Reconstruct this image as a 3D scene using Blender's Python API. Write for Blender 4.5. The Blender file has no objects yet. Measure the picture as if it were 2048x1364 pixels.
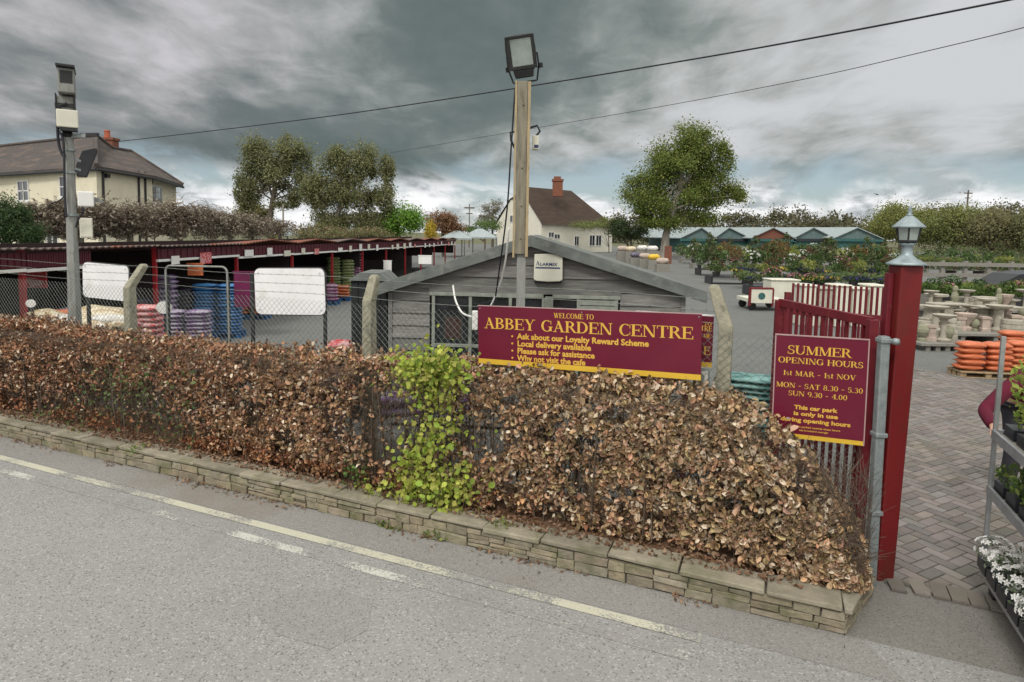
import bpy, bmesh, math, random
import numpy as np
from mathutils import Matrix, Vector, noise as mnoise
random.seed(7)
rng = np.random.default_rng(11)
R = math.radians
SC = bpy.context.scene
COL = SC.collection
# ------------------------------------------------------------------ camera
F, PX, PY, PITCH, ROLL, EYE = 1250.0, 1024.0, 576.0, R(5.07), R(1.0), 2.5
_f = Vector((0, math.cos(PITCH), -math.sin(PITCH)))
_r0, _u0 = Vector((1, 0, 0)), Vector((0, math.sin(PITCH), math.cos(PITCH)))
CR = _r0 * math.cos(ROLL) + _u0 * math.sin(ROLL)
CU = _u0 * math.cos(ROLL) - _r0 * math.sin(ROLL)
cam = bpy.data.cameras.new('camera'); co = bpy.data.objects.new('camera', cam); COL.objects.link(co)
cam.sensor_width = 36; cam.lens = 36 * F / 2048; cam.shift_y = -(682 - PY) / 2048; cam.clip_start = .05; cam.clip_end = 3000
Mc = Matrix((CR, CU, -_f)).transposed().to_4x4(); Mc.translation = (0, 0, EYE)
co.matrix_world = Mc; SC.camera = co
def ray(px, py): return CR * ((px - PX) / F) + CU * (-(py - PY) / F) + _f
def P(px, py, Y):                       # the point of the place seen at (px, py) whose distance ahead is Y
    d = ray(px, py); return Vector((0, 0, EYE)) + d * (Y / d.y)
def G(px, py, z=0.0):
    d = ray(px, py); return Vector((0, 0, EYE)) + d * ((z - EYE) / d.z)
_A = np.array([CR, CU, _f])
def project(pts):
    q = (np.asarray(pts) - np.array([0, 0, EYE])) @ _A.T
    return np.stack([PX + F * q[:, 0] / q[:, 2], PY - F * q[:, 1] / q[:, 2]], 1)
# ------------------------------------------------------------------ view, world, sun
SC.view_settings.view_transform = 'Standard'; SC.view_settings.look = 'None'; SC.view_settings.exposure = 0.0; SC.view_settings.gamma = 1
SUN_EL, SUN_AZ = R(48), R(205)          # azimuth measured clockwise from +Y: behind the camera, a little to the left
W = bpy.data.worlds.new('World'); SC.world = W; W.use_nodes = True
nt = W.node_tree; N = nt.nodes; L = nt.links; N.clear()
out = N.new('ShaderNodeOutputWorld'); bg = N.new('ShaderNodeBackground'); L.new(bg.outputs[0], out.inputs[0])
sky = N.new('ShaderNodeTexSky'); sky.sky_type = 'NISHITA'; sky.sun_disc = False; sky.sun_elevation = SUN_EL; sky.sun_rotation = SUN_AZ
bg.inputs['Strength'].default_value = 0.1
tc = N.new('ShaderNodeTexCoord'); sep = N.new('ShaderNodeSeparateXYZ'); L.new(tc.outputs['Generated'], sep.inputs[0])
def V(x): return x
def math_(op, a, b=None, c=None, clamp=False):
    n = N.new('ShaderNodeMath'); n.operation = op; n.use_clamp = clamp
    for i, v in enumerate((a, b, c)):
        if v is None: continue
        if isinstance(v, (int, float)): n.inputs[i].default_value = v
        else: L.new(v, n.inputs[i])
    return n.outputs[0]
X_, Y_, Z_ = sep.outputs
def smooth(v, a, b, lo=0, hi=1):
    n = N.new('ShaderNodeMapRange'); n.interpolation_type = 'SMOOTHSTEP'; n.clamp = True
    L.new(v, n.inputs[0]); n.inputs[1].default_value = a; n.inputs[2].default_value = b; n.inputs[3].default_value = lo; n.inputs[4].default_value = hi
    return n.outputs[0]
zc = math_('ADD', math_('MAXIMUM', Z_, 0.0), 0.16)
cx, cy = math_('DIVIDE', X_, zc), math_('DIVIDE', Y_, zc)
comb = N.new('ShaderNodeCombineXYZ'); L.new(cx, comb.inputs[0]); L.new(cy, comb.inputs[1])
def noise_(vec, scale, detail=6, rough=.55, dist=0.0, off=(0, 0, 0), sc=(1, 1, 1), rot=0):
    m = N.new('ShaderNodeMapping'); L.new(vec, m.inputs[0]); m.inputs['Location'].default_value = off; m.inputs['Scale'].default_value = sc; m.inputs['Rotation'].default_value = (0, 0, rot)
    n = N.new('ShaderNodeTexNoise'); L.new(m.outputs[0], n.inputs['Vector']); n.inputs['Scale'].default_value = scale
    n.inputs['Detail'].default_value = detail; n.inputs['Roughness'].default_value = rough; n.inputs['Distortion'].default_value = dist
    return n.outputs[0]
n1 = noise_(comb.outputs[0], .50, 6, .50, .2, (3.1, 1.7, 0), (1, .8, 1), R(25))
n2 = noise_(comb.outputs[0], 1.7, 8, .53, .3, (0.4, 5.7, 0), (1, .7, 1), R(25))
n5 = noise_(comb.outputs[0], 5.5, 9, .58, .5, (1.4, 2.7, 0), (1, .6, 1), R(25))
def blob(x0, z0, sx, sz):               # a large cloud mass round one direction of the sky
    a = math_('DIVIDE', math_('SUBTRACT', X_, x0), sx); b = math_('DIVIDE', math_('SUBTRACT', Z_, z0), sz)
    return math_('EXPONENT', math_('MULTIPLY', math_('ADD', math_('MULTIPLY', a, a), math_('MULTIPLY', b, b)), -1.0))
def lin(*terms):
    acc = None
    for k, v in terms:
        t = math_('MULTIPLY', v, k) if v is not None else None
        if v is None: acc = math_('ADD', acc, k); continue
        acc = t if acc is None else math_('ADD', acc, t)
    return acc
# brightness of the overcast deck: light where > .5
deck = lin((.75, n1), (.90, n2), (.42, n5), (-.20, blob(-.02, .25, .22, .10)), (-.26, blob(-.32, .10, .30, .075)), (.22, blob(-.40, .30, .24, .09)),
           (.27, blob(.54, .26, .24, .15)), (.16, blob(.60, .20, .12, .05)), (.14, blob(.33, .31, .10, .04)), (.16, blob(.22, .17, .2, .06)), (-.43, None))
front = smooth(Y_, -.25, .35)
deckb = smooth(deck, .18, .95)
cr = N.new('ShaderNodeValToRGB'); L.new(deckb, cr.inputs[0])
e = cr.color_ramp.elements
e[0].position = 0; e[0].color = (.125, .162, .160, 1); e[1].position = 1; e[1].color = (.62, .64, .66, 1)
for p_, c_ in ((.3, (.170, .207, .202)), (.55, (.275, .308, .300)), (.8, (.46, .48, .475))):
    q = e.new(p_); q.color = (*c_, 1)
# low band: bright cumulus heads over pale blue
n3 = noise_(tc.outputs['Generated'], 5.0, 9, .58, .5, (2.3, 0, 1.1), (1, 1, 2.3))
lowm = smooth(math_('ADD', Z_, math_('MULTIPLY', math_('SUBTRACT', n3, .5), .14)), .065, .125, 1, 0)
cum = smooth(math_('ADD', lin((1.0, n3), (-2.6, Z_)), .12), .36, .56)
def rgbmix(fac, a, b, mode='MIX'):
    n = N.new('ShaderNodeMix'); n.data_type = 'RGBA'; n.blend_type = mode
    if isinstance(fac, (int, float)): n.inputs[0].default_value = fac
    else: L.new(fac, n.inputs[0])
    for i, v in ((6, a), (7, b)):
        if isinstance(v, tuple): n.inputs[i].default_value = (*v, 1)
        else: L.new(v, n.inputs[i])
    return n.outputs[2]
n4 = noise_(tc.outputs['Generated'], 14.0, 8, .6, .3, (0, 3, 0), (1, 1, 2.5))
cumc = rgbmix(smooth(n4, .34, .58), (.42, .46, .48), (1.0, 1.0, 1.01))
skyc = rgbmix(1.0, sky.outputs[0], (.10, .10, .10), 'MULTIPLY')       # clear sky, in the same units as the clouds
bluec = rgbmix(.55, skyc, (.36, .45, .50))
low = rgbmix(cum, bluec, cumc)
deckc = rgbmix(smooth(X_, -.5, -.1, .7, 0), cr.outputs[0], (1.04, .96, 1.02), 'MULTIPLY')
allc = rgbmix(lowm, deckc, low)
bluehole = math_('MULTIPLY', blob(.52, .385, .10, .03), .6)
allc = rgbmix(bluehole, allc, skyc)
# unseen sky overhead and behind the camera, brightened to light the ground
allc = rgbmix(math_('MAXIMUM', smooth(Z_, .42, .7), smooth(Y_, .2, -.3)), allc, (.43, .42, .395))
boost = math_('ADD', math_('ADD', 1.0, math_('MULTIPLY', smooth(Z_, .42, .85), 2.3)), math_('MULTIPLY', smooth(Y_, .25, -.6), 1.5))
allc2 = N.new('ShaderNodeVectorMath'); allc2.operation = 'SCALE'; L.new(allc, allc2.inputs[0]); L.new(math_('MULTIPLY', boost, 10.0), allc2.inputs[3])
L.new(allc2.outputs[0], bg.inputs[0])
sl = bpy.data.lights.new('sun', 'SUN'); so = bpy.data.objects.new('sun', sl); COL.objects.link(so)
sl.energy = 1.5; sl.angle = R(12); sl.color = (1, .96, .9)
sd = Vector((math.sin(SUN_AZ) * math.cos(SUN_EL), math.cos(SUN_AZ) * math.cos(SUN_EL), math.sin(SUN_EL)))
so.rotation_euler = sd.to_track_quat('Z', 'Y').to_euler()
SC.cycles.use_denoising = True
SC.cycles.max_bounces = 6; SC.cycles.transparent_max_bounces = 12

# ------------------------------------------------------------------ materials
def mat(name, c1, c2=None, scale=6, rough=.8, bump=0, bscale=60, metal=0, attr=False, lo=.35, hi=.65, st=(1, 1, 1), dirt=None, dscale=1.5, dlo=.5, dhi=.7, transl=0, spec=.4):
    m = bpy.data.materials.new(name); m.use_nodes = True; t = m.node_tree; n = t.nodes; l = t.links
    b = n['Principled BSDF']; b.inputs['Roughness'].default_value = rough; b.inputs['Metallic'].default_value = metal
    b.inputs['Specular IOR Level'].default_value = spec
    tcn = n.new('ShaderNodeTexCoord'); mp = n.new('ShaderNodeMapping'); l.new(tcn.outputs['Object'], mp.inputs[0]); mp.inputs['Scale'].default_value = st
    def nz(s, d=6):
        q = n.new('ShaderNodeTexNoise'); l.new(mp.outputs[0], q.inputs['Vector']); q.inputs['Scale'].default_value = s; q.inputs['Detail'].default_value = d; q.inputs['Roughness'].default_value = .6; return q.outputs[0]
    def mr(v, a, c):
        q = n.new('ShaderNodeMapRange'); l.new(v, q.inputs[0]); q.inputs[1].default_value = a; q.inputs[2].default_value = c; return q.outputs[0]
    def mx(f, a, c, mode='MIX'):
        q = n.new('ShaderNodeMix'); q.data_type = 'RGBA'; q.blend_type = mode
        if isinstance(f, float): q.inputs[0].default_value = f
        else: l.new(f, q.inputs[0])
        for i, v in ((6, a), (7, c)):
            if isinstance(v, tuple): q.inputs[i].default_value = (*v, 1)
            else: l.new(v, q.inputs[i])
        return q.outputs[2]
    c2 = c2 or tuple(x * .8 for x in c1)
    c = mx(mr(nz(scale), lo, hi), c1, c2)
    if dirt: c = mx(mr(nz(dscale, 8), dlo, dhi), c, dirt)
    if attr:
        a = n.new('ShaderNodeAttribute'); a.attribute_name = 'Col'; c = mx(1.0, c, a.outputs['Color'], 'MULTIPLY')
    l.new(c, b.inputs['Base Color'])
    if bump:
        bn = n.new('ShaderNodeBump'); bn.inputs['Strength'].default_value = bump; bn.inputs['Distance'].default_value = .01
        l.new(nz(bscale, 5), bn.inputs['Height']); l.new(bn.outputs[0], b.inputs['Normal'])
    if transl:
        o = n['Material Output']; tr = n.new('ShaderNodeBsdfTranslucent'); l.new(c, tr.inputs[0]); ms = n.new('ShaderNodeMixShader'); ms.inputs[0].default_value = transl
        l.new(b.outputs[0], ms.inputs[1]); l.new(tr.outputs[0], ms.inputs[2]); l.new(ms.outputs[0], o.inputs[0])
    return m
def asphalt(name, ca, cb, chip, cl, patch=None):
    m = bpy.data.materials.new(name); m.use_nodes = True; t = m.node_tree; n = t.nodes; l = t.links; b = n['Principled BSDF']; b.inputs['Roughness'].default_value = .9; b.inputs['Specular IOR Level'].default_value = .25
    tcn = n.new('ShaderNodeTexCoord')
    def nz(s, d=5, r=.6):
        q = n.new('ShaderNodeTexNoise'); l.new(tcn.outputs['Object'], q.inputs['Vector']); q.inputs['Scale'].default_value = s; q.inputs['Detail'].default_value = d; q.inputs['Roughness'].default_value = r; return q.outputs[0]
    def vo(s):
        q = n.new('ShaderNodeTexVoronoi'); l.new(tcn.outputs['Object'], q.inputs['Vector']); q.inputs['Scale'].default_value = s; return q
    def mr(v, a, c, x=0, y=1):
        q = n.new('ShaderNodeMapRange'); l.new(v, q.inputs[0]); q.inputs[1].default_value = a; q.inputs[2].default_value = c; q.inputs[3].default_value = x; q.inputs[4].default_value = y; return q.outputs[0]
    def mx(f, a, c, mode='MIX'):
        q = n.new('ShaderNodeMix'); q.data_type = 'RGBA'; q.blend_type = mode; 
        if isinstance(f, float): q.inputs[0].default_value = f
        else: l.new(f, q.inputs[0])
        for i, v in ((6, a), (7, c)):
            if isinstance(v, tuple): q.inputs[i].default_value = (*v, 1)
            else: l.new(v, q.inputs[i])
        return q.outputs[2]
    c = mx(mr(nz(.9, 6), .3, .7), ca, cb)
    v1 = vo(chip); sp = n.new('ShaderNodeSeparateColor'); l.new(v1.outputs['Color'], sp.inputs[0])
    c = mx(mr(sp.outputs[0], .86, .93, 0, .5), c, cl)
    c = mx(mr(sp.outputs[1], .86, .95, 0, .65), c, tuple(x * .3 for x in ca))
    c = mx(mr(nz(chip * .7, 2), .3, .7, .0, .35), c, tuple(x * .6 for x in ca))
    if patch:
        c = mx(mr(nz(.45, 3), .55, .62, 0, .5), c, patch)
    l.new(c, b.inputs['Base Color'])
    bn = n.new('ShaderNodeBump'); bn.inputs['Strength'].default_value = .5; bn.inputs['Distance'].default_value = .006
    l.new(v1.outputs['Distance'], bn.inputs['Height']); l.new(bn.outputs[0], b.inputs['Normal'])
    return m
def paint(name, col, under, thr):
    m = asphalt(name, under, tuple(x * .85 for x in under), 95, (.5, .49, .46)); t = m.node_tree; n = t.nodes; l = t.links; b = n['Principled BSDF']
    src = b.inputs['Base Color'].links[0].from_socket
    tcn = n.new('ShaderNodeTexCoord')
    a = n.new('ShaderNodeTexNoise'); l.new(tcn.outputs['Object'], a.inputs['Vector']); a.inputs['Scale'].default_value = 1.3; a.inputs['Detail'].default_value = 3
    c = n.new('ShaderNodeTexNoise'); l.new(tcn.outputs['Object'], c.inputs['Vector']); c.inputs['Scale'].default_value = 70; c.inputs['Detail'].default_value = 3; c.inputs['Roughness'].default_value = .7
    s = n.new('ShaderNodeMath'); s.operation = 'MULTIPLY_ADD'; l.new(c.outputs[0], s.inputs[0]); s.inputs[1].default_value = .6; l.new(a.outputs[0], s.inputs[2])
    r = n.new('ShaderNodeMapRange'); l.new(s.outputs[0], r.inputs[0]); r.inputs[1].default_value = thr; r.inputs[2].default_value = thr + .06; r.inputs[4].default_value = .9
    q = n.new('ShaderNodeMix'); q.data_type = 'RGBA'; l.new(r.outputs[0], q.inputs[0]); l.new(src, q.inputs[6]); q.inputs[7].default_value = (*col, 1); l.new(q.outputs[2], b.inputs['Base Color'])
    return m
M = {}
M['road'] = asphalt('road_asphalt', (.300, .296, .288), (.255, .252, .245), 95, (.50, .49, .47), (.235, .231, .222))
M['strip'] = asphalt('edge_asphalt', (.275, .266, .25), (.235, .225, .212), 130, (.42, .41, .38), (.20, .175, .145))
M['yard'] = asphalt('yard_asphalt', (.17, .175, .17), (.135, .14, .138), 60, (.30, .30, .29))
M['yellow'] = paint('worn_yellow_paint', (.50, .49, .385), (.285, .28, .27), .72)
M['white_worn'] = paint('very_worn_pale_paint', (.52, .52, .47), (.29, .284, .275), .85)
M['ground'] = mat('earth_and_grass', (.10, .12, .05), (.14, .12, .08), .3, 1, .3, 8)
M['soil'] = mat('soil', (.10, .06, .035), (.18, .10, .055), 12, 1, .8, 50)
M['stone'] = mat('wall_stone', (.30, .265, .20), (.205, .182, .14), 14, .95, .9, 45, attr=True, dirt=(.13, .135, .075), dscale=5, dlo=.48, dhi=.72)
M['mortar'] = mat('mortar', (.17, .15, .12), (.10, .09, .075), 20, 1, .5, 60)
M['coping'] = mat('coping_stone', (.31, .28, .22), (.225, .205, .163), 9, .95, .8, 50, attr=True, dirt=(.15, .145, .09), dscale=4, dlo=.46, dhi=.72)
M['leaf'] = mat('leaf', (1, 1, 1), (.8, .8, .8), 4, .7, attr=True, transl=.38, spec=.25)
M['leafgloss'] = mat('dry_leaf', (1, 1, 1), (.8, .8, .8), 6, .55, attr=True, transl=.12, spec=.35)
M['twig'] = mat('twig', (.15, .11, .085), (.09, .07, .05), 20, .9)
M['bark'] = mat('bark', (.16, .13, .10), (.09, .075, .06), 12, .95, .8, 30, st=(1, 1, .3))
M['palebark'] = mat('pale_bark', (.34, .31, .27), (.20, .18, .15), 5, .95, .5, 30, st=(1, 1, .3))
M['concrete'] = mat('weathered_concrete', (.36, .34, .26), (.25, .24, .18), 18, .95, .8, 60, dirt=(.13, .13, .10), dscale=9, dlo=.55, dhi=.75)
M['wire'] = mat('galvanised_wire', (.24, .27, .25), (.17, .19, .17), 5, .55, metal=.3)
M['galv'] = mat('galvanised_steel', (.30, .335, .345), (.22, .25, .26), 22, .5, .25, 40, metal=.35)
M['shedwood'] = mat('weathered_boards', (.225, .222, .21), (.135, .135, .13), 4, .9, .6, 25, st=(1, 1, 9), attr=True, dirt=(.27, .26, .24), dscale=2.5, dlo=.5, dhi=.8)
M['shedfelt'] = mat('weathered_fascia', (.165, .18, .17), (.115, .125, .12), 7, .9, .5, 40, st=(1, 1, 1), dirt=(.27, .27, .25), dscale=5, dlo=.55, dhi=.8)
M['frame'] = mat('grey_green_frame', (.30, .32, .28), (.20, .22, .19), 9, .8, .3, 40)
M['black'] = mat('black_paint', (.018, .02, .022), (.03, .03, .032), 8, .45)
M['rubber'] = mat('black_rubber', (.012, .014, .02), (.02, .022, .03), 8, .5)
M['darkbox'] = mat('black_boarding', (.012, .014, .015), (.02, .024, .024), 6, .7)
M['white'] = mat('white_paint', (.80, .80, .78), (.74, .74, .72), 4, .45)
M['cream'] = mat('cream_plastic', (.70, .69, .58), (.62, .61, .52), 4, .5)
M['signwhite'] = mat('blank_white_board', (.84, .84, .86), (.76, .76, .78), 3, .45, dirt=(.58, .58, .53), dscale=5, dlo=.55, dhi=.85)
M['maroon'] = mat('maroon_paint', (.140, .007, .028), (.125, .006, .025), 3, .3, dirt=(.17, .018, .040), dscale=1.2, dlo=.5, dhi=.8)
M['redpost'] = mat('red_post_paint', (.165, .008, .009), (.13, .007, .009), 5, .5, .25, 30, dirt=(.085, .020, .012), dscale=6, dlo=.5, dhi=.75, st=(1, 1, .3))
M['gatered'] = mat('gate_red_paint', (.17, .014, .022), (.12, .010, .018), 7, .5, dirt=(.20, .06, .05), dscale=9, dlo=.6, dhi=.8)
M['signedge'] = mat('pinkish_trim', (.42, .28, .28), (.35, .22, .22), 8, .6)
M['gold'] = mat('gold_lettering', (.70, .43, .07), (.64, .38, .05), 5, .5)
M['goldbar'] = mat('yellow_band', (.72, .47, .05), (.66, .42, .04), 3, .45)
M['glassdark'] = mat('window_glass', (.03, .035, .04), (.05, .055, .06), 3, .06, spec=.8)
M['woodpost'] = mat('weathered_timber', (.27, .25, .19), (.17, .155, .12), 6, .9, .6, 30, st=(4, 4, .5), dirt=(.13, .11, .07), dscale=8, dlo=.58, dhi=.72)
M['freshwood'] = mat('yellowed_batten', (.46, .36, .21), (.30, .24, .15), 6, .85, .5, 30, st=(4, 4, .5), dirt=(.19, .14, .07), dscale=9, dlo=.6, dhi=.72)
M['greypole'] = mat('grey_pole', (.30, .31, .30), (.21, .215, .20), 14, .75, .4, 40, st=(1, 1, .3), dirt=(.12, .12, .10), dscale=9, dlo=.58, dhi=.75)
M['lampglass'] = mat('lamp_glass', (.32, .37, .355), (.22, .26, .25), 5, .15, spec=.7)
M['stallred'] = mat('stall_red', (.20, .014, .020), (.13, .012, .016), 6, .6)
M['postred'] = mat('bright_red_post', (.36, .015, .020), (.26, .012, .018), 6, .5)
M['stallmaroon'] = mat('stall_maroon', (.10, .014, .025), (.07, .010, .018), 5, .6, st=(1, 6, 1))
M['stalldark'] = mat('stall_back_boards', (.035, .022, .022), (.02, .014, .014), 4, .9, st=(1, 8, 1))
M['stallroof'] = mat('stall_roof_sheet', (.17, .13, .12), (.11, .085, .08), 4, .8, dirt=(.24, .09, .05), dscale=2, dlo=.5, dhi=.7)
M['rusttile'] = mat('rusty_roof_sheet', (.22, .08, .05), (.14, .065, .045), 4, .85)
M['render'] = mat('cream_render', (.76, .71, .55), (.70, .65, .50), 2, .9, dirt=(.54, .50, .38), dscale=.8, dlo=.55, dhi=.9)
M['whiterender'] = mat('white_render', (.70, .68, .58), (.62, .60, .52), 1, .9)
M['slate'] = mat('slate_tiles', (.085, .07, .066), (.055, .048, .046), 3, .9, .5, 12, st=(1, 1, 6), dirt=(.16, .115, .09), dscale=.7, dlo=.5, dhi=.75)
M['browntile'] = mat('brown_tiles', (.062, .040, .030), (.042, .030, .024), 3, .95, .5, 12, st=(1, 1, 5), dirt=(.09, .065, .04), dscale=.6, dlo=.5, dhi=.8)
M['brick'] = mat('red_brick', (.24, .09, .055), (.17, .07, .045), 5, .9, .4, 20)
M['terracotta'] = mat('terracotta', (.45, .12, .06), (.35, .10, .05), 5, .8)
M['pvc'] = mat('white_window_frame', (.75, .75, .74), (.70, .70, .69), 5, .5)
M['teal'] = mat('teal_boards', (.04, .13, .125), (.03, .095, .09), 3, .7)
M['ghroof'] = mat('pale_roof_sheet', (.33, .38, .39), (.26, .31, .32), .8, .5, st=(6, 1, 1))
M['tealroof'] = mat('green_grey_roof', (.13, .19, .185), (.09, .14, .14), 2, .7)
M['paving'] = mat('block_paving', (.222, .202, .19), (.172, .162, .153), 6, .95, .5, 60, attr=True, dirt=(.17, .16, .13), dscale=1.3, dlo=.5, dhi=.75)
M['joint'] = mat('paving_joint', (.11, .105, .09), (.08, .075, .065), 10, 1)
M['apron'] = asphalt('apron_asphalt', (.22, .21, .19), (.18, .175, .16), 120, (.33, .32, .30))
M['pallet'] = mat('pallet_wood', (.40, .29, .17), (.28, .20, .12), 8, .9, st=(1, 6, 1))
M['bluepallet'] = mat('blue_pallet', (.02, .12, .30), (.02, .08, .22), 6, .7)
M['stonegoods'] = mat('cast_stone', (.44, .41, .34), (.32, .30, .25), 9, .95, .6, 40)
M['stonegoods2'] = mat('pinkish_cast_stone', (.50, .40, .34), (.36, .30, .26), 8, .95, .6, 40); M['stonegoods3'] = mat('mossy_cast_stone', (.30, .29, .22), (.22, .23, .15), 8, .95, .6, 40)
M['pot'] = mat('plastic_pot', (.03, .03, .035), (.05, .04, .04), 5, .5)
M['mesh'] = mat('shelf_metal', (.42, .43, .45), (.32, .33, .34), 15, .4, metal=.5)
M['traydark'] = mat('dark_tray', (.02, .022, .028), (.03, .03, .035), 8, .4)
M['sweater'] = mat('maroon_sweatshirt', (.115, .007, .026), (.085, .006, .02), 12, .95, .4, 60)
M['skin'] = mat('skin', (.55, .33, .23), (.50, .29, .20), 12, .5)
M['trousers'] = mat('dark_trousers', (.03, .03, .04), (.04, .04, .05), 9, .9)
M['hair'] = mat('brown_hair', (.09, .05, .03), (.06, .035, .02), 30, .8)
M['greywood'] = mat('silvered_timber', (.27, .26, .23), (.20, .19, .17), 5, .9, st=(6, 1, 1))
M['navy'] = mat('navy_ink', (.03, .05, .15), None, 5, .6)
M['magenta'] = mat('magenta_card', (.17, .012, .08), (.10, .015, .045), 2, .6)
M['purplebox'] = mat('plum_card', (.13, .02, .07), (.08, .015, .04), 2, .7)
def sackmat(name, a, b): M[name] = mat(name, a, b, 7, .42, .5, 14, lo=.46, hi=.54, st=(1, 3, 3), spec=.5)
sackmat('sack_cream', (.66, .60, .46), (.44, .33, .18)); sackmat('sack_white', (.74, .73, .70), (.50, .48, .44))
sackmat('sack_red', (.52, .02, .03), (.62, .35, .35)); sackmat('sack_purple', (.15, .05, .22), (.33, .30, .38))
sackmat('sack_blue', (.02, .11, .33), (.06, .22, .45)); sackmat('sack_orange', (.55, .16, .06), (.42, .12, .05))
sackmat('sack_green', (.10, .18, .08), (.30, .32, .14)); sackmat('sack_pink', (.28, .08, .20), (.36, .22, .32))
sackmat('sack_teal', (.02, .11, .10), (.16, .32, .30)); sackmat('sack_dark', (.05, .055, .07), (.12, .10, .16))
sackmat('sack_terracotta', (.62, .17, .07), (.50, .13, .05))

# ------------------------------------------------------------------ builders
def wl(o):
    v = Vector((0, 0, 0))
    while o: v = v + o.location; o = o.parent
    return v
def tag(o, label=None, cat=None, group=None, kind=None):
    if label: o['label'] = label
    if cat: o['category'] = cat
    if group: o['group'] = group
    if kind: o['kind'] = kind
    return o
def thing(name, label, cat, loc=(0, 0, 0), group=None, rz=0):
    o = bpy.data.objects.new(name, None); COL.objects.link(o); o.location = loc; o.rotation_euler = (0, 0, rz); o.empty_display_size = .2
    return tag(o, label, cat, group)
class MB:
    def __init__(s, T=None): s.v = []; s.f = []; s.c = []; s.T = T or Matrix.Identity(4)
    def add(s, vs, fs, col=None):
        b = len(s.v); s.v += [s.T @ Vector(p) for p in vs]; s.f += [tuple(b + i for i in q) for q in fs]; s.c += [col or (1, 1, 1)] * len(vs); return s
    def box(s, x0, x1, y0, y1, z0, z1, col=None, jit=0):
        vs = [(x, y, z) for z in (z0, z1) for y in (y0, y1) for x in (x0, x1)]
        if jit: vs = [tuple(c + random.uniform(-jit, jit) for c in v) for v in vs]
        return s.add(vs, [(0, 2, 3, 1), (4, 5, 7, 6), (0, 1, 5, 4), (2, 6, 7, 3), (0, 4, 6, 2), (1, 3, 7, 5)], col)
    def beam(s, a, b, w, h, col=None, up=(0, 0, 1)):
        a, b = Vector(a), Vector(b); d = (b - a).normalized(); u = Vector(up)
        if abs(d.dot(u)) > .98: u = Vector((0, 1, 0))
        x = d.cross(u).normalized() * w / 2; y = x.cross(d).normalized() * h / 2
        return s.add([a - x - y, a + x - y, a + x + y, a - x + y, b - x - y, b + x - y, b + x + y, b - x + y],
                     [(3, 2, 1, 0), (4, 5, 6, 7), (0, 1, 5, 4), (1, 2, 6, 5), (2, 3, 7, 6), (3, 0, 4, 7)], col)
    def tube(s, path, r, n=8, col=None, cap=True):
        path = [Vector(p) for p in path]; rs = r if isinstance(r, (list, tuple)) else [r] * len(path)
        vs = []; fs = []; px = None
        for i, p in enumerate(path):
            d = (path[min(i + 1, len(path) - 1)] - path[max(i - 1, 0)]).normalized()
            if px is None: px = d.cross(Vector((0, 0, 1)) if abs(d.z) < .9 else Vector((1, 0, 0))).normalized()
            else: px = (px - d * px.dot(d)).normalized()
            py = d.cross(px)
            for k in range(n):
                a = 2 * math.pi * k / n; vs.append(p + (px * math.cos(a) + py * math.sin(a)) * rs[i])
        for i in range(len(path) - 1):
            for k in range(n):
                a, b = i * n + k, i * n + (k + 1) % n; fs.append((a, b, b + n, a + n))
        if cap: fs.append(tuple(range(n))[::-1]); fs.append(tuple((len(path) - 1) * n + k for k in range(n)))
        return s.add(vs, fs, col)
    def lathe(s, prof, n=16, c=(0, 0, 0), col=None, rot=0, sq=1):
        c = Vector(c); vs = [c + Vector((r * math.cos(rot + 2 * math.pi * k / n), r * sq * math.sin(rot + 2 * math.pi * k / n), z)) for r, z in prof for k in range(n)]
        fs = [(i * n + k, i * n + (k + 1) % n, (i + 1) * n + (k + 1) % n, (i + 1) * n + k) for i in range(len(prof) - 1) for k in range(n)]
        fs += [tuple(range(n))[::-1], tuple((len(prof) - 1) * n + k for k in range(n))]
        return s.add(vs, fs, col)
    def prism(s, pts, ext, col=None):
        ext = Vector(ext); n = len(pts); vs = [Vector(p) for p in pts] + [Vector(p) + ext for p in pts]
        return s.add(vs, [tuple(range(n))[::-1], tuple(range(n, 2 * n))] + [(i, (i + 1) % n, (i + 1) % n + n, i + n) for i in range(n)], col)
    def quad(s, pts, col=None): return s.add(pts, [tuple(range(len(pts)))], col)
    def build(s, name, m, parent=None, smooth=False, bevel=0, kind=None, fix=True):
        me = bpy.data.meshes.new(name); off = wl(parent) if parent else Vector((0, 0, 0))
        rz = 0; q = parent
        me.from_pydata([tuple(p - off) for p in s.v], [], s.f)
        a = me.color_attributes.new('Col', 'FLOAT_COLOR', 'POINT'); a.data.foreach_set('color', np.array([(*c, 1) for c in s.c], dtype=np.float32).ravel())
        if fix:
            bm = bmesh.new(); bm.from_mesh(me); bmesh.ops.recalc_face_normals(bm, faces=bm.faces); bm.to_mesh(me); bm.free()
        if smooth: me.polygons.foreach_set('use_smooth', [True] * len(me.polygons))
        me.materials.append(m if not isinstance(m, str) else M[m])
        o = bpy.data.objects.new(name, me); COL.objects.link(o); o.parent = parent
        if bevel:
            b = o.modifiers.new('bevel', 'BEVEL'); b.width = bevel; b.segments = 2; b.limit_method = 'ANGLE'
        if kind: o['kind'] = kind
        return o
def copy_tree(o, parent=None):
    c = o.copy(); COL.objects.link(c)
    if parent: c.parent = parent
    for ch in list(KIDS.get(o.name, [])): copy_tree(ch, c)
    return c
KIDS = {}
def reg(o):
    KIDS[o.name] = [c for c in COL.objects if c.parent == o]
    for c in KIDS[o.name]: reg(c)
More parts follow.
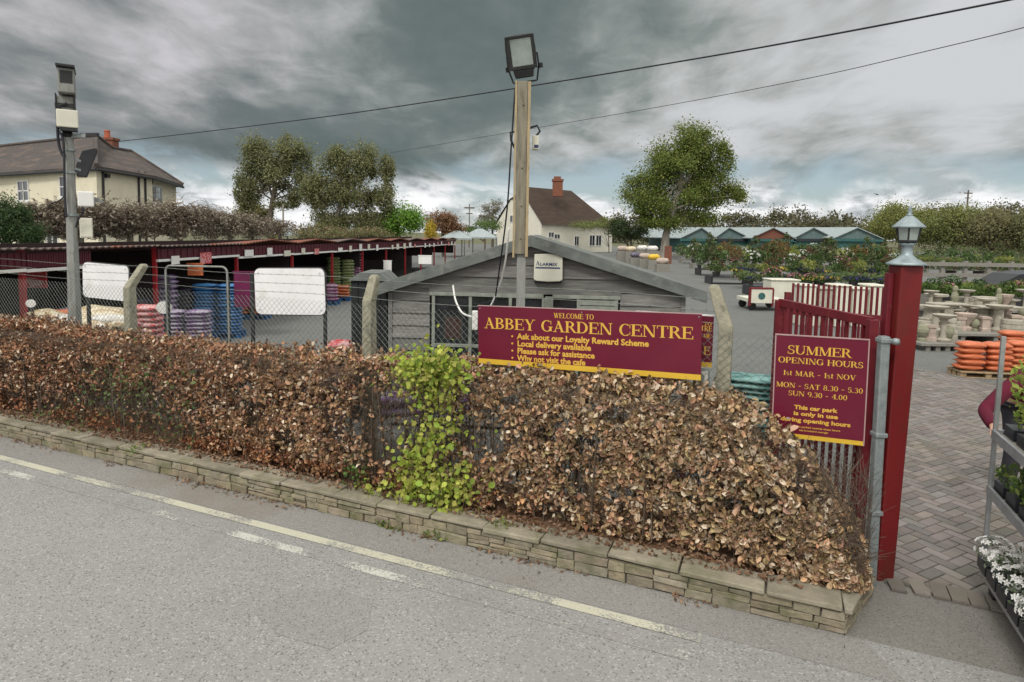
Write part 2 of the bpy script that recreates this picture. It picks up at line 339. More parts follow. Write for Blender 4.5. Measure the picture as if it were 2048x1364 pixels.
def raw(name, verts, faces4or3, nper, cols, m, parent=None):
    me = bpy.data.meshes.new(name); off = np.array(wl(parent)) if parent else 0
    verts = (np.asarray(verts) - off).astype(np.float32); faces = np.asarray(faces4or3, dtype=np.int32)
    me.vertices.add(len(verts)); me.vertices.foreach_set('co', verts.ravel())
    me.loops.add(faces.size); me.loops.foreach_set('vertex_index', faces.ravel())
    me.polygons.add(len(faces)); me.polygons.foreach_set('loop_start', np.arange(0, faces.size, nper, dtype=np.int32))
    me.update(calc_edges=True)
    a = me.color_attributes.new('Col', 'FLOAT_COLOR', 'POINT'); a.data.foreach_set('color', np.concatenate([cols, np.ones((len(cols), 1))], 1).astype(np.float32).ravel())
    me.materials.append(M[m]); o = bpy.data.objects.new(name, me); COL.objects.link(o); o.parent = parent
    return o
def unit(a): return a / (np.linalg.norm(a, axis=1, keepdims=True) + 1e-9)
def leaves(name, pts, size, cols, m='leaf', parent=None, aspect=.55, fold=.3, svar=.35, out=None, outw=0.0, droop=0.0, rounded=False):
    n = len(pts); pts = np.asarray(pts); d = rng.normal(size=(n, 3)); d[:, 2] -= droop
    d = unit(d); nn = rng.normal(size=(n, 3))
    if out is not None: nn = unit(nn) + out * outw
    nn = unit(nn - d * (nn * d).sum(1, keepdims=True)); s = np.cross(d, nn)
    L_ = (size * (1 + svar * rng.normal(size=(n, 1)))).clip(size * .4, size * 1.9); Wd = L_ * aspect * .5
    if rounded:
        cu = nn * L_ * rng.uniform(-.18, .28, (n, 1))
        v = np.stack([pts - d * L_ * .5, pts - d * L_ * .2 + s * Wd * .92 + nn * Wd * fold, pts + d * L_ * .18 + s * Wd * .85 + nn * Wd * fold * .8 - cu * .2, pts + d * L_ * .5 - cu,
                      pts + d * L_ * .18 - s * Wd * .85 + nn * Wd * fold * .8 - cu * .2, pts - d * L_ * .2 - s * Wd * .92 + nn * Wd * fold], 1).reshape(-1, 3)
        b = np.arange(n)[:, None] * 6
        return raw(name, v, np.concatenate([b + np.array([[0, 1, 2, 3]]), b + np.array([[0, 3, 4, 5]])], 0), 4, np.repeat(cols, 6, 0), m, parent)
    v = np.stack([pts - d * L_ * .5, pts - d * L_ * .02 + s * Wd + nn * Wd * fold, pts + d * L_ * .5, pts - d * L_ * .02 - s * Wd + nn * Wd * fold], 1).reshape(-1, 3)
    b = np.arange(n)[:, None] * 4
    f = np.concatenate([b + np.array([[0, 1, 2]]), b + np.array([[0, 2, 3]])], 0)
    return raw(name, v, f, 3, np.repeat(cols, 4, 0), m, parent)
def palette(n, cols, jit=.15, w=None):
    c = np.array(cols)[rng.choice(len(cols), n, p=w)]; return c * (1 + jit * rng.normal(size=(n, 1))).clip(.4, 1.7)
# lettering ------------------------------------------------------------
def text(s, size, T, m, parent, name='lettering', xs=1.0, bold=.0, align='LEFT', ext=.0015):
    cu = bpy.data.curves.new(name, 'FONT'); cu.body = s; cu.size = size; cu.offset = bold; cu.align_x = align; cu.extrude = ext; cu.resolution_u = 3
    to = bpy.data.objects.new('tmp', cu); me = bpy.data.meshes.new_from_object(to); bpy.data.objects.remove(to); bpy.data.curves.remove(cu)
    me.transform(Matrix.Diagonal((xs, 1, 1, 1))); me.transform(T); me.transform(Matrix.Translation(-wl(parent)))
    me.materials.clear(); me.materials.append(M[m]); me.name = name
    o = bpy.data.objects.new(name, me); COL.objects.link(o); o.parent = parent; return o
TH, TN, SF = .17, .06, .055
def _arc(cx_, cy_, rx, ry, a0, a1, th=TH, tn=TN, k=14):
    ps = []
    for i in range(k + 1):
        a = R(a0 + (a1 - a0) * i / k); ps.append((cx_ + rx * math.cos(a), cy_ + ry * math.sin(a)))
    for i in range(k, -1, -1):
        a = R(a0 + (a1 - a0) * i / k); ps.append((cx_ + (rx - th) * math.cos(a), cy_ + (ry - tn) * math.sin(a)))
    return ('strip', ps, k + 1)
def _ln(x0, y0, x1, y1, w): return ('poly', [(x0 - w / 2, y0), (x0 + w / 2, y0), (x1 + w / 2, y1), (x1 - w / 2, y1)])
def _bar(x0, x1, y, h=TN): return ('poly', [(x0, y), (x1, y), (x1, y + h), (x0, y + h)])
def _st(x, b=True, t=True, w=TH):
    r = [_ln(x, 0, x, 1, w)]
    if b: r.append(_bar(x - w / 2 - .08, x + w / 2 + .08, 0, SF))
    if t: r.append(_bar(x - w / 2 - .08, x + w / 2 + .08, 1 - SF, SF))
    return r
def _tick(x, y0, y1, w=.05): return _ln(x, y0, x, y1, w)
GL = {
 'A': (.92, [_ln(.16, 0, .46, 1, TN), _ln(.74, 0, .42, 1, TH), _bar(.25, .62, .32), _bar(.02, .30, 0, SF), _bar(.58, .92, 0, SF)]),
 'B': (.78, _st(.17) + [_arc(.32, .755, .33, .245, -90, 90), _arc(.32, .27, .40, .27, -90, 90), _bar(.2, .36, .94), _bar(.2, .36, .49), _bar(.2, .36, 0)]),
 'C': (.84, [_arc(.46, .5, .42, .52, 50, 310), _tick(.77, .64, .98), _tick(.77, .1, .32)]),
 'D': (.88, _st(.17) + [_arc(.36, .5, .46, .5, -90, 90), _bar(.2, .4, .94), _bar(.2, .4, 0)]),
 'E': (.76, _st(.17) + [_bar(.2, .68, .94), _bar(.2, .55, .49), _bar(.2, .72, 0), _tick(.67, .74, 1), _tick(.54, .38, .64), _tick(.71, 0, .28)]),
 'F': (.72, _st(.17) + [_bar(.2, .68, .94), _bar(.2, .55, .47), _tick(.67, .72, 1), _tick(.54, .36, .62)]),
 'G': (.90, [_arc(.46, .5, .42, .52, 50, 320), _tick(.77, .64, .98), _ln(.74, .05, .74, .42, TH), _bar(.58, .90, .40, SF)]),
 'H': (.94, _st(.17) + _st(.76) + [_bar(.2, .74, .49)]),
 'I': (.40, _st(.2)), 'J': (.5, [_ln(.32, .15, .32, 1, TH), _bar(.15, .5, .945, SF), _arc(.17, .18, .24, .2, 180, 360, .12)]),
 'L': (.72, _st(.17) + [_bar(.2, .68, 0), _tick(.67, 0, .3)]),
 'M': (1.08, [_ln(.15, 0, .15, 1, TN), _ln(.18, 1, .52, .05, TH), _ln(.54, .05, .86, 1, TN), _ln(.9, 0, .9, 1, TH), _bar(.03, .27, 0, SF), _bar(.74, 1.06, 0, SF), _bar(.03, .25, .945, SF), _bar(.84, 1.06, .945, SF)]),
 'N': (.94, [_ln(.15, 0, .15, 1, TN), _ln(.17, 1, .76, 0, TH), _ln(.79, 0, .79, 1, TN), _bar(.02, .28, 0, SF), _bar(.0, .24, .945, SF), _bar(.66, .92, .945, SF)]),
 'O': (.92, [_arc(.46, .5, .43, .52, 0, 360, k=26)]),
 'P': (.74, _st(.17) + [_arc(.33, .71, .37, .29, -90, 90), _bar(.2, .38, .94), _bar(.2, .38, .42)]),
 'R': (.84, _st(.17) + [_arc(.33, .74, .34, .26, -90, 90), _bar(.2, .38, .94), _bar(.2, .38, .48), _ln(.74, 0, .42, .5, TH), _bar(.66, .88, 0, SF)]),
 'S': (.66, [_arc(.33, .745, .27, .265, 40, 270, .12, .07), _arc(.33, .265, .29, .275, -140, 90, .12, .07), _tick(.54, .7, .98), _tick(.07, .02, .3)]),
 'T': (.80, _st(.4, True, False) + [_bar(.04, .76, .94), _tick(.06, .74, 1), _tick(.74, .74, 1)]),
 'U': (.90, [_ln(.17, .35, .17, 1, TH), _ln(.76, .35, .76, 1, TN), _arc(.44, .36, .355, .38, 180, 360, .15), _bar(.0, .34, .945, SF), _bar(.64, .90, .945, SF)]),
 'V': (.9, [_ln(.46, 0, .17, 1, TH), _ln(.46, 0, .75, 1, TN), _bar(.02, .34, .945, SF), _bar(.62, .88, .945, SF)]),
 'W': (1.2, [_ln(.4, 0, .17, 1, TH), _ln(.4, 0, .6, 1, TN), _ln(.8, 0, .62, 1, TH), _ln(.82, 0, 1.04, 1, TN), _bar(.02, .32, .945, SF), _bar(.92, 1.18, .945, SF)]),
 'Y': (.86, [_ln(.44, .45, .17, 1, TH), _ln(.44, .45, .72, 1, TN), _ln(.43, 0, .43, .5, TH), _bar(.25, .61, 0, SF), _bar(.02, .32, .945, SF), _bar(.6, .86, .945, SF)]),
 ' ': (.42, []), '-': (.5, [_bar(.06, .42, .36, .10)]), '.': (.3, [_bar(.06, .2, 0, .14)]),'0': (.66, [_arc(.33, .5, .29, .52, 0, 360, .14, .06, 22)]), '3': (.62, [_arc(.30, .745, .25, .265, -90, 150, .13, .06), _arc(.30, .27, .28, .28, -150, 90, .14, .06)]),
 '4': (.68, [_ln(.48, 0, .48, 1, .15), _ln(.06, .28, .44, 1, TN), _bar(.04, .64, .26), _bar(.32, .62, 0, SF)]), '5': (.62, [_arc(.29, .32, .29, .33, -150, 130, .14, .06), _ln(.12, .5, .14, 1, .06), _bar(.12, .54, .90, .10)]),
 '8': (.64, [_arc(.32, .755, .25, .255, 0, 360, .12, .06, 20), _arc(.32, .265, .29, .275, 0, 360, .13, .06, 20)]), '9': (.64, [_arc(.32, .68, .29, .33, 0, 360, .14, .06, 20), _arc(.22, .55, .38, .56, -80, 10, .14, .06)]),
 's': (.5, [_arc(.25, .50, .2, .18, 40, 270, .10, .06), _arc(.25, .185, .21, .19, -140, 90, .10, .06)]), 't': (.44, [_ln(.2, .05, .2, .9, .14), _bar(.04, .40, .6, .06), _bar(.16, .38, 0, .07)]),
 '1': (.5, _st(.27, True, False) + [_ln(.12, .82, .25, 1, TN)]),
}
def serif(s, h, width, T, m, parent, name='title_lettering', bold=1.0):
    adv = sum(GL[c][0] for c in s); kx = width / adv; mb = MB(T); x = 0; k = 0
    for c in s:
        a, gs = GL[c]
        for g in gs:
            z = .0012 + .0002 * (k % 7); k += 1
            pts = [((x + p[0]) * kx, p[1] * h, z) for p in g[1]]
            if g[0] == 'poly': mb.quad(pts)
            else:
                n = g[2]; mb.add(pts, [(i, i + 1, 2 * n - 2 - i, 2 * n - 1 - i) for i in range(n - 1)])
        x += a
    return mb.build(name, m, parent, fix=False)
def plane_T(o, xdir, ndir):              # text matrix: x along the board, y up it, z out of it
    x = Vector(xdir).normalized(); n = Vector(ndir); n = (n - x * n.dot(x)).normalized(); y = n.cross(x)
    T = Matrix((x, y, n)).transposed().to_4x4(); T.translation = o; return T
# frontage frame: s to the right along the low wall, n into the garden centre, origin at the wall's right corner
O = Vector((2.14, 3.74, 0)); XS = Vector((.921, -.39, 0)).normalized(); YN = Vector((.39, .921, 0)).normalized()
MF = Matrix((XS, YN, Vector((0, 0, 1)))).transposed().to_4x4(); MF.translation = O
def FP(s, n, z=0): return MF @ Vector((s, n, z))

# ------------------------------------------------------------------ setting
def sheet(name, pts, z, m):
    b = MB(); b.quad([(p[0], p[1], z) for p in pts]); o = b.build(name, m, fix=False, kind='structure'); return o
sheet('ground', [(-900, -900), (900, -900), (900, 900), (-900, 900)], -.03, 'ground')
rd = [FP(-60, -14), FP(40, -14), FP(40, -.0), FP(-60, -.0)]
sheet('road', rd, .004, 'road')
sheet('yard', [FP(-45, .0), FP(60, .0), (110, 130, 0), (-60, 130, 0)], 0, 'yard')
sheet('road_edge_strip', [FP(-60, -.36), FP(.3, -.36), FP(.1, 0), FP(-60, 0)], .006, 'strip')
for nm, n0, w, mm, s0, s1 in (('yellow_line', -.42, .085, 'yellow', -40, -.83), ('second_line', -.62, .085, 'white_worn', -40, -.87)):
    b = MB(MF); 
    k = int((s1 - s0) / .5); zl = .0085 if n0 > -.5 else .0065
    for i in range(k):
        a, c = s0 + (s1 - s0) * i / k, s0 + (s1 - s0) * (i + 1) / k
        b.add([(a, n0 - w / 2, zl), (c, n0 - w / 2, zl), (c, n0 + w / 2, zl), (a, n0 + w / 2, zl)], [(0, 1, 2, 3)])
    b.build(nm, mm, fix=False, kind='structure')
M['patch'] = asphalt('patch_asphalt', (.275, .271, .264), (.25, .247, .24), 120, (.44, .43, .41))
pp = [G(px, py) for px, py in ((505, 1225), (570, 1188), (680, 1180), (745, 1205), (735, 1262), (660, 1300), (560, 1272))]
sheet('road_patch', [(p.x, p.y) for p in pp], .0065, 'patch')
sheet('entrance_apron', [FP(.0, 0), FP(3.6, -.1), FP(3.2, 1.0), (2.80, 4.60, 0), (2.56, 4.40, 0)], .0035, 'apron')
sheet('soil_bed', [FP(-14, .18), FP(-.05, .18), FP(.12, .62), FP(.1, .95), FP(-14, .95)], .16, 'soil')
# block paving in herringbone
pav = [Vector(G(px, py)) for px, py in ((1768, 1168), (1860, 1183), (2010, 1215), (2300, 1260), (2500, 1000), (2230, 860), (2060, 790), (1990, 772), (1900, 752), (1822, 740), (1760, 742))]
def inside(p, poly):
    c = False; n = len(poly)
    for i in range(n):
        a, b_ = poly[i], poly[i - 1]
        if (a.y > p.y) != (b_.y > p.y) and p.x < (b_.x - a.x) * (p.y - a.y) / (b_.y - a.y) + a.x: c = not c
    return c
sheet('paving_bed', [(p.x, p.y) for p in pav], .006, 'joint')
b = MB(); ang = R(28); ca, sa = math.cos(ang), math.sin(ang); bl, bw, gp = .2, .1, .006
cxm = sum((p for p in pav), Vector()) / len(pav)
for i in range(-75, 76):
    for j in range(-75, 76):
        for k in (0, 1):
            if (i - j) % 4 != (0, 3)[k]: continue          # 2:1 herringbone
            x0, y0 = i * bw, j * bw
            w, h = (bl, bw) if k == 0 else (bw, bl)
            mx_, my_ = x0 + w / 2, y0 + h / 2
            wx, wy = cxm.x + mx_ * ca - my_ * sa, cxm.y + mx_ * sa + my_ * ca
            if not inside(Vector((wx, wy, 0)), pav): continue
            t = random.uniform(.72, 1.12); cc = (t * random.uniform(.97, 1.08), t, t * random.uniform(.95, 1.03)); dz = random.uniform(-.001, .002)
            T = Matrix.Translation((cxm.x, cxm.y, 0)) @ Matrix.Rotation(ang, 4, 'Z'); b.T = T
            x0 += gp / 2; y0 += gp / 2; w -= gp; h -= gp; e_ = .004; z1 = .022 + dz
            b.add([(x0, y0, .007), (x0 + w, y0, .007), (x0 + w, y0 + h, .007), (x0, y0 + h, .007), (x0 + e_, y0 + e_, z1), (x0 + w - e_, y0 + e_, z1), (x0 + w - e_, y0 + h - e_, z1), (x0 + e_, y0 + h - e_, z1)],
                  [(0, 1, 5, 4), (1, 2, 6, 5), (2, 3, 7, 6), (3, 0, 4, 7), (4, 5, 6, 7)], cc)
b.build('brick_paving', 'paving', fix=False, kind='structure')
# edging course of the paving, towards the yard and at the threshold
b = MB()
def course(poly, w, l, gap, z1):
    for a, c in zip(poly[:-1], poly[1:]):
        d = (c - a); n = max(1, int(d.length / (w + gap))); dn = d.normalized(); pr = Vector((-dn.y, dn.x, 0))
        for i in range(n):
            p = a + d * ((i + .5) / n); t = random.uniform(.75, 1.1)
            b.T = Matrix((dn, pr, Vector((0, 0, 1)))).transposed().to_4x4(); b.T.translation = (p.x, p.y, 0)
            b.box(-w / 2, w / 2, -l / 2, l / 2, .007, z1, (t, t * .97, t * .93))
course(pav[:4], .1, .2, .008, .026); course(pav[5:10], .2, .1, .008, .028)
b.build('paving_edge', 'paving', kind='structure')

# ------------------------------------------------------------------ low stone wall
wall = thing('stone_wall', 'low buff stone retaining wall with loose coping slabs, along the road below the brown hedge', 'wall', FP(0, 0))
RET = Vector((2.578, 4.2, 0)) - O; RL = RET.length
MR = Matrix((RET.normalized(), Vector((-RET.y, RET.x, 0)).normalized(), Vector((0, 0, 1)))).transposed().to_4x4(); MR.translation = O
b = MB(MF); b.box(-14, -.01, .02, .17, 0, .155); b.T = MR; b.box(.02, RL, .03, .2, 0, .155); b.build('mortar_bed', 'mortar', wall)
b = MB(MF)
def stones(T, length, sgn):
    b.T = T
    x = .0
    while x < length:
        seg = random.uniform(.5, .95); rows = random.choice(([.04, .05, .06], [.05, .05, .05], [.08, .07], [.04, .03, .04, .04], [.07, .04, .04], [.15] if random.random() < .25 else [.05, .04, .06]))
        if len(rows) == 1: seg = random.uniform(.16, .3)
        seg = min(seg, length - x); z = .003
        for h in rows:
            y = x
            while y < x + seg - .02:
                w = min(random.uniform(.11, .27), x + seg - y) if len(rows) > 1 else seg
                if x + seg - (y + w) < .07: w = x + seg - y
                t = random.uniform(.8, 1.12); c = (t * random.uniform(.97, 1.06), t, t * random.uniform(.9, 1.0)); pr = random.uniform(-.004, .014)
                a0, a1 = (y + .0035, y + w - .0035); 
                if sgn < 0: a0, a1 = -a1, -a0
                b.box(a0, a1, -pr, .1, z + .003, z + h - .003, c, .006); y += w
            z += h
        x += seg
stones(MF, 13.5, -1); stones(MR, RL, 1)
b.build('stonework', 'stone', wall, bevel=.005)
x = .02; cop = []
while x < 13.4:
    w = random.uniform(.42, .62); b = MB(MF); t = random.uniform(.8, 1.12); dy, dz = random.uniform(-.018, .016), random.uniform(-.004, .006)
    b.box(-x - w + .006, -x - .003, -.016 + dy, .215 + dy, .163 + dz, .196 + dz, (t, t * .99, t * .96), .006)
    b.build('coping_stone', 'coping', wall, bevel=.008); x += w
b = MB(); tp = [FP(.03, -.03), FP(-.02, -.03) * 0 + FP(-.015, -.03), FP(-.02, .24), FP(-.28, .34), FP(-.25, .62), O + RET + Vector((-.22, .05, 0)), O + RET]
b.prism([(p.x, p.y, .159) for p in tp], (0, 0, .038)); b.build('coping_stone', 'coping', wall, bevel=.01)

# ------------------------------------------------------------------ hedge
def htop(s):                            # height of the clipped top; it slopes away at the gate end
    xs = [-14, -6.5, -4.2, -3, -1.3, -.72, -.40, -.08, .06, .16]; zs = [1.14, 1.15, 1.21, 1.22, 1.24, 1.21, 1.02, .62, .42, .28]
    return np.interp(s, xs, zs)
def fp_np(s, n, z):
    return np.stack([O.x + XS.x * s + YN.x * n, O.y + XS.y * s + YN.y * n, z], 1)
def nz2(x, y, k):                       # cheap smooth value noise in 2-D
    xi, yi = np.floor(x).astype(int), np.floor(y).astype(int); fx, fy = x - xi, y - yi; fx = fx * fx * (3 - 2 * fx); fy = fy * fy * (3 - 2 * fy)
    h = lambda a, c: (np.sin(a * 127.1 + c * 311.7 + k * 74.7) * 43758.5453) % 1
    return (h(xi, yi) * (1 - fx) + h(xi + 1, yi) * fx) * (1 - fy) + (h(xi, yi + 1) * (1 - fx) + h(xi + 1, yi + 1) * fx) * fy
def front(s, z): return .17 + .09 * nz2(s * 1.8, z * 2.5, 3) + .07 * nz2(s * 5, z * 6, 4) - .16 * np.clip(.75 - np.abs(s + .2), 0, 1) - .12 * np.exp(-((s + 3.9) / .8) ** 2 - ((z - .45) / .3) ** 2) + .05
def gauss(px, py, cx_, cy_, rx, ry): return np.exp(-((px - cx_) / rx) ** 2 - ((py - cy_) / ry) ** 2)
def density(pts, z):
    q = project(pts); px, py = q[:, 0], q[:, 1]
    d = np.ones(len(px)) * 1.0
    for g, k in (((250, 800, 150, 75), .93), ((60, 800, 120, 45), .55), ((330, 880, 90, 60), .7), ((745, 850, 75, 105), .97), ((850, 840, 90, 60), .92), ((975, 875, 90, 75), .92), ((590, 800, 75, 38), .80),
                 ((1425, 985, 70, 50), .55), ((1630, 960, 55, 60), .4), ((690, 960, 50, 30), .8), ((30, 870, 80, 30), .5)):
        d -= k * gauss(px, py, *g)
    d = np.where(px < 400, d * .72, d)
    return np.clip(d, .03, 1)
hedge = thing('beech_hedge', 'long clipped beech hedge in dry brown winter leaf, growing behind the low stone wall', 'hedge', FP(-5, .4, .2))
NC = 330000
s_ = rng.uniform(-12.5, .16, NC); u_ = rng.uniform(0, 1, NC); H_ = htop(s_)
kind = rng.uniform(0, 1, NC) ** 1.0; z_ = np.where(kind < .60, .20 + (H_ - .20) * u_ ** .9, np.where(kind < .86, H_ + .04 * rng.normal(size=NC) + .10 * nz2(s_ * 3, s_ * 0, 9) - .05 + .05 * nz2(s_ * 9, s_ * 0, 12), .20 + (H_ - .20) * u_))
fr = front(s_, z_) + np.clip((z_ - (H_ - .16)), 0, .2) * .8
n_ = np.where(kind < .60, fr + rng.exponential(.06, NC), np.where(kind < .86, fr + rng.uniform(0, .65, NC) , fr + .1 + rng.uniform(0, .5, NC)))
keep = (n_ < .95)
pts = fp_np(s_, n_, z_); cl = nz2(s_ * 7, z_ * 8, 1) * .6 + nz2(s_ * 15, z_ * 16, 2) * .4
dn = np.where(kind > .86, np.maximum(density(pts, z_), .14), density(pts, z_)); near = np.interp(s_, [-12, -6, -2, 0], [1.0, .95, .78, .66])
keep &= rng.uniform(0, 1, NC) < dn * near * np.clip(cl * 3.2 - .95, .04, 1) * .9
pts = pts[keep]; s_k = s_[keep]; z_k = z_[keep]
t = np.clip((project(pts)[:, 0] - 300) / 1000, 0, 1)[:, None]
t = np.clip((s_k + 6.5) / 5.5, 0, 1)[:, None]
ca_ = np.array([.47, .255, .145]); cb_ = np.array([.57, .385, .225])
cols = ca_ * (1 - t) + cb_ * t
n = len(pts); v = rng.uniform(0, 1, (n, 1)); cols = cols * (.34 + .92 * v ** 1.3) * (1 + .07 * rng.normal(size=(n, 3)))
pale = rng.uniform(size=n) < .13; cols[pale] = np.array([.74, .62, .47]) * rng.uniform(.8, 1.15, (pale.sum(), 1))
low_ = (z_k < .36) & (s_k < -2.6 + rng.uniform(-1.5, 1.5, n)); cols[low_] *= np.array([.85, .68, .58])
outv = np.tile(np.array([[-YN.x, -YN.y, .35]]), (n, 1))
size = np.interp(s_k, [-12, -6, -2, 0], [.035, .038, .042, .044])[:, None]
print('hedge leaves', n)
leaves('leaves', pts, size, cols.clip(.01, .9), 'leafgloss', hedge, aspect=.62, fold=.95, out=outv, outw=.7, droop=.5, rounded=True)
# twigs and stems
def sticks(name, A, B_, r, cols, m, parent):
    d = unit(B_ - A); x = unit(np.cross(d, np.array([[.3, .2, 1.0]]) + 0 * d)); y = np.cross(d, x); V_ = []
    for k in range(3):
        a = 2 * math.pi * k / 3; V_.append((x * math.cos(a) + y * math.sin(a)))
    v = np.stack([A + w * r for w in V_] + [B_ + w * r * .6 for w in V_], 1).reshape(-1, 3)
    bse = np.arange(len(A))[:, None] * 6
    f = np.concatenate([bse + np.array([[0, 1, 4, 3]]), bse + np.array([[1, 2, 5, 4]]), bse + np.array([[2, 0, 3, 5]])], 0)
    return raw(name, v, f, 4, np.repeat(cols, 6, 0), m, parent)
nt_ = 26000
s_ = rng.uniform(-12.3, .12, nt_); H_ = htop(s_); z_ = .22 + (H_ - .2) * rng.uniform(0, 1, nt_) ** .9; n_ = front(s_, z_) + .02 + rng.exponential(.22, nt_)
A = fp_np(s_, n_.clip(0, .85), z_); d = rng.normal(size=(nt_, 3)); d[:, 2] = np.abs(d[:, 2]) * .9 + .25; d = unit(d)
ln_ = rng.uniform(.06, .24, (nt_, 1)); B_ = A + d * ln_; B_[:, 2] = np.minimum(B_[:, 2], htop(s_) + .035)
k_ = 900; A2 = fp_np(rng.uniform(-.42, .14, k_), rng.uniform(.30, .56, k_), rng.uniform(.22, .9, k_)); d2 = unit(rng.normal(size=(k_, 3)) * np.array([.5, .5, .4]) + np.array([0, 0, .9])); A = np.concatenate([A, A2]); B_ = np.concatenate([B_, A2 + d2 * rng.uniform(.08, .26, (k_, 1))]); nt_ += k_
sticks('twigs', A, B_, rng.uniform(.0012, .003, (nt_, 1)), palette(nt_, [(.95, .8, .7), (.7, .55, .45), (1.5, 1.3, 1.1)]), 'twig', hedge)
ns = 260; s_ = np.sort(rng.uniform(-12.3, .05, ns)); n_ = rng.uniform(.3, .65, ns); A = fp_np(s_, n_, np.full(ns, .18)); 
B_ = fp_np(s_ + rng.normal(size=ns) * .06, n_ + rng.normal(size=ns) * .05, .2 + (htop(s_) - .25) * rng.uniform(.6, 1, ns))
sticks('stems', A, B_, rng.uniform(.006, .013, (ns, 1)), palette(ns, [(1.3, 1.15, 1.0), (.9, .8, .7)]), 'twig', hedge)
# fallen leaves on the bed and coping
nl = 4200; s_ = rng.uniform(-12, -.25, nl); n_ = np.abs(rng.normal(.24, .10, nl)); z_ = np.where(n_ < .22, .203, .168); 
n_ = n_.clip(.10, .8)
lit = leaves('fallen_leaves', fp_np(s_, n_, z_ + rng.uniform(0, .02, nl)), .038, palette(nl, [(.15, .08, .045), (.20, .105, .06), (.30, .20, .13)]), 'leafgloss', None, out=np.tile([[0, 0, 1.0]], (nl, 1)), outw=2.5)
tag(lit, kind='stuff')
nl = 1100; s_ = rng.uniform(-12, .0, nl); n_ = -rng.exponential(.04, nl)
cc_ = np.sin(s_ * 2.1) + np.sin(s_ * 5.3); keepl = cc_ > -.2
nl = int(keepl.sum())
o = leaves('gutter_leaves', fp_np(s_[keepl], n_[keepl] - .01, .012 + rng.uniform(0, .01, nl)), .028, palette(nl, [(.20, .11, .06), (.30, .18, .10), (.13, .10, .07)]), 'leafgloss', None, out=np.tile([[0, 0, 1.0]], (nl, 1)), outw=2.5); tag(o, kind='stuff')

def leafclumps(clumps, Yoff, total, sub=9, spread=.22, solid=False):
    """leaf positions for crowns given as (px, py, rx, ry, Y) ellipses"""
    ar = np.array([c[2] * c[3] for c in clumps], float); ar /= ar.sum(); res = []; cen = []
    for c, a in zip(clumps, ar):
        px, py, rx, ry, Y = c; ctr = np.array(P(px, py, Y)); k = Y / F; r = np.array([rx * k, max(rx, ry) * k * .85, ry * k]); n = int(total * a)
        ns_ = max(3, int(sub * (1 if solid else 1))); d = unit(rng.normal(size=(ns_, 3))); sc = ctr + d * r * (rng.uniform(.25, 1, (ns_, 1)) ** .5) * .86
        idx = rng.integers(0, ns_, n); p = sc[idx] + rng.normal(size=(n, 3)) * r * spread * rng.uniform(.6, 1.25, (ns_, 1))[idx]
        res.append(p); cen += [tuple(q) for q in sc]
    return np.concatenate(res), cen
# shrub growing through the hedge
def hedge_shrub(name, label, cat, blobs, n, size, cols, group=None):
    ps = []; 
    for px, py, rx, ry, w in blobs:
        k = int(n * w); q = rng.normal(size=(k, 2)) * .5; X = px + q[:, 0] * rx; Y2 = py + q[:, 1] * ry
        # where the sight line meets the hedge front
        dirs = np.array([ray(a, c) for a, c in zip(X, Y2)]); nn = np.array(YN); o3 = np.array(O) + nn * .13 - np.array([0, 0, EYE])
        tt = (nn @ o3) / (dirs @ nn); hp = np.array([0, 0, EYE]) + dirs * tt[:, None]
        ps.append(hp + nn * rng.uniform(-.06, .22, (k, 1)) + rng.normal(size=(k, 3)) * .015)
    p = np.concatenate(ps); p = p[p[:, 2] > .17]
    th_ = thing(name, label, cat, Vector(p.mean(0)) * 1.0)
    th_.location.z = .16
    leaves('foliage', p, size, palette(len(p), cols, .2), 'leaf', th_, aspect=.8, out=np.tile([[-YN.x, -YN.y, .8]], (len(p), 1)), outw=1.0, rounded=True)
    k = len(p) // 5; sel = rng.choice(len(p), k); A = p[sel] + np.array([0, 0, -.10]); sticks('stems', A + rng.normal(size=(k, 3)) * .03, p[sel], np.full((k, 1), .002), palette(k, [(1.6, 1.5, .9)]), 'twig', th_)
    return th_
YG = [(.38, .47, .07), (.48, .52, .11), (.28, .40, .07), (.50, .49, .13)]
hedge_shrub('green_shrub', 'fresh yellow-green leafy shrub growing up through a bare gap of the brown hedge', 'shrub',
            [(850, 745, 66, 42, .46), (862, 800, 46, 30, .04), (860, 860, 62, 50, .07), (830, 920, 48, 40, .07), (850, 985, 90, 42, .27), (890, 1030, 45, 22, .06), (735, 985, 36, 20, .03)], 2900, .040, YG)
hedge_shrub('ivy_patch', 'patch of dark green ivy at the hedge foot, left of the yellow-green shrub', 'plant', [(700, 945, 18, 35, .6), (695, 995, 12, 14, .4)], 150, .03, [(.08, .16, .04), (.14, .24, .06)])
hedge_shrub('bramble', 'thin green bramble showing in the sparse twiggy stretch of hedge towards the left', 'plant', [(240, 780, 110, 70, .55), (330, 860, 70, 50, .25), (90, 830, 110, 30, .2)], 520, .03, [(.10, .15, .05), (.14, .18, .07)])
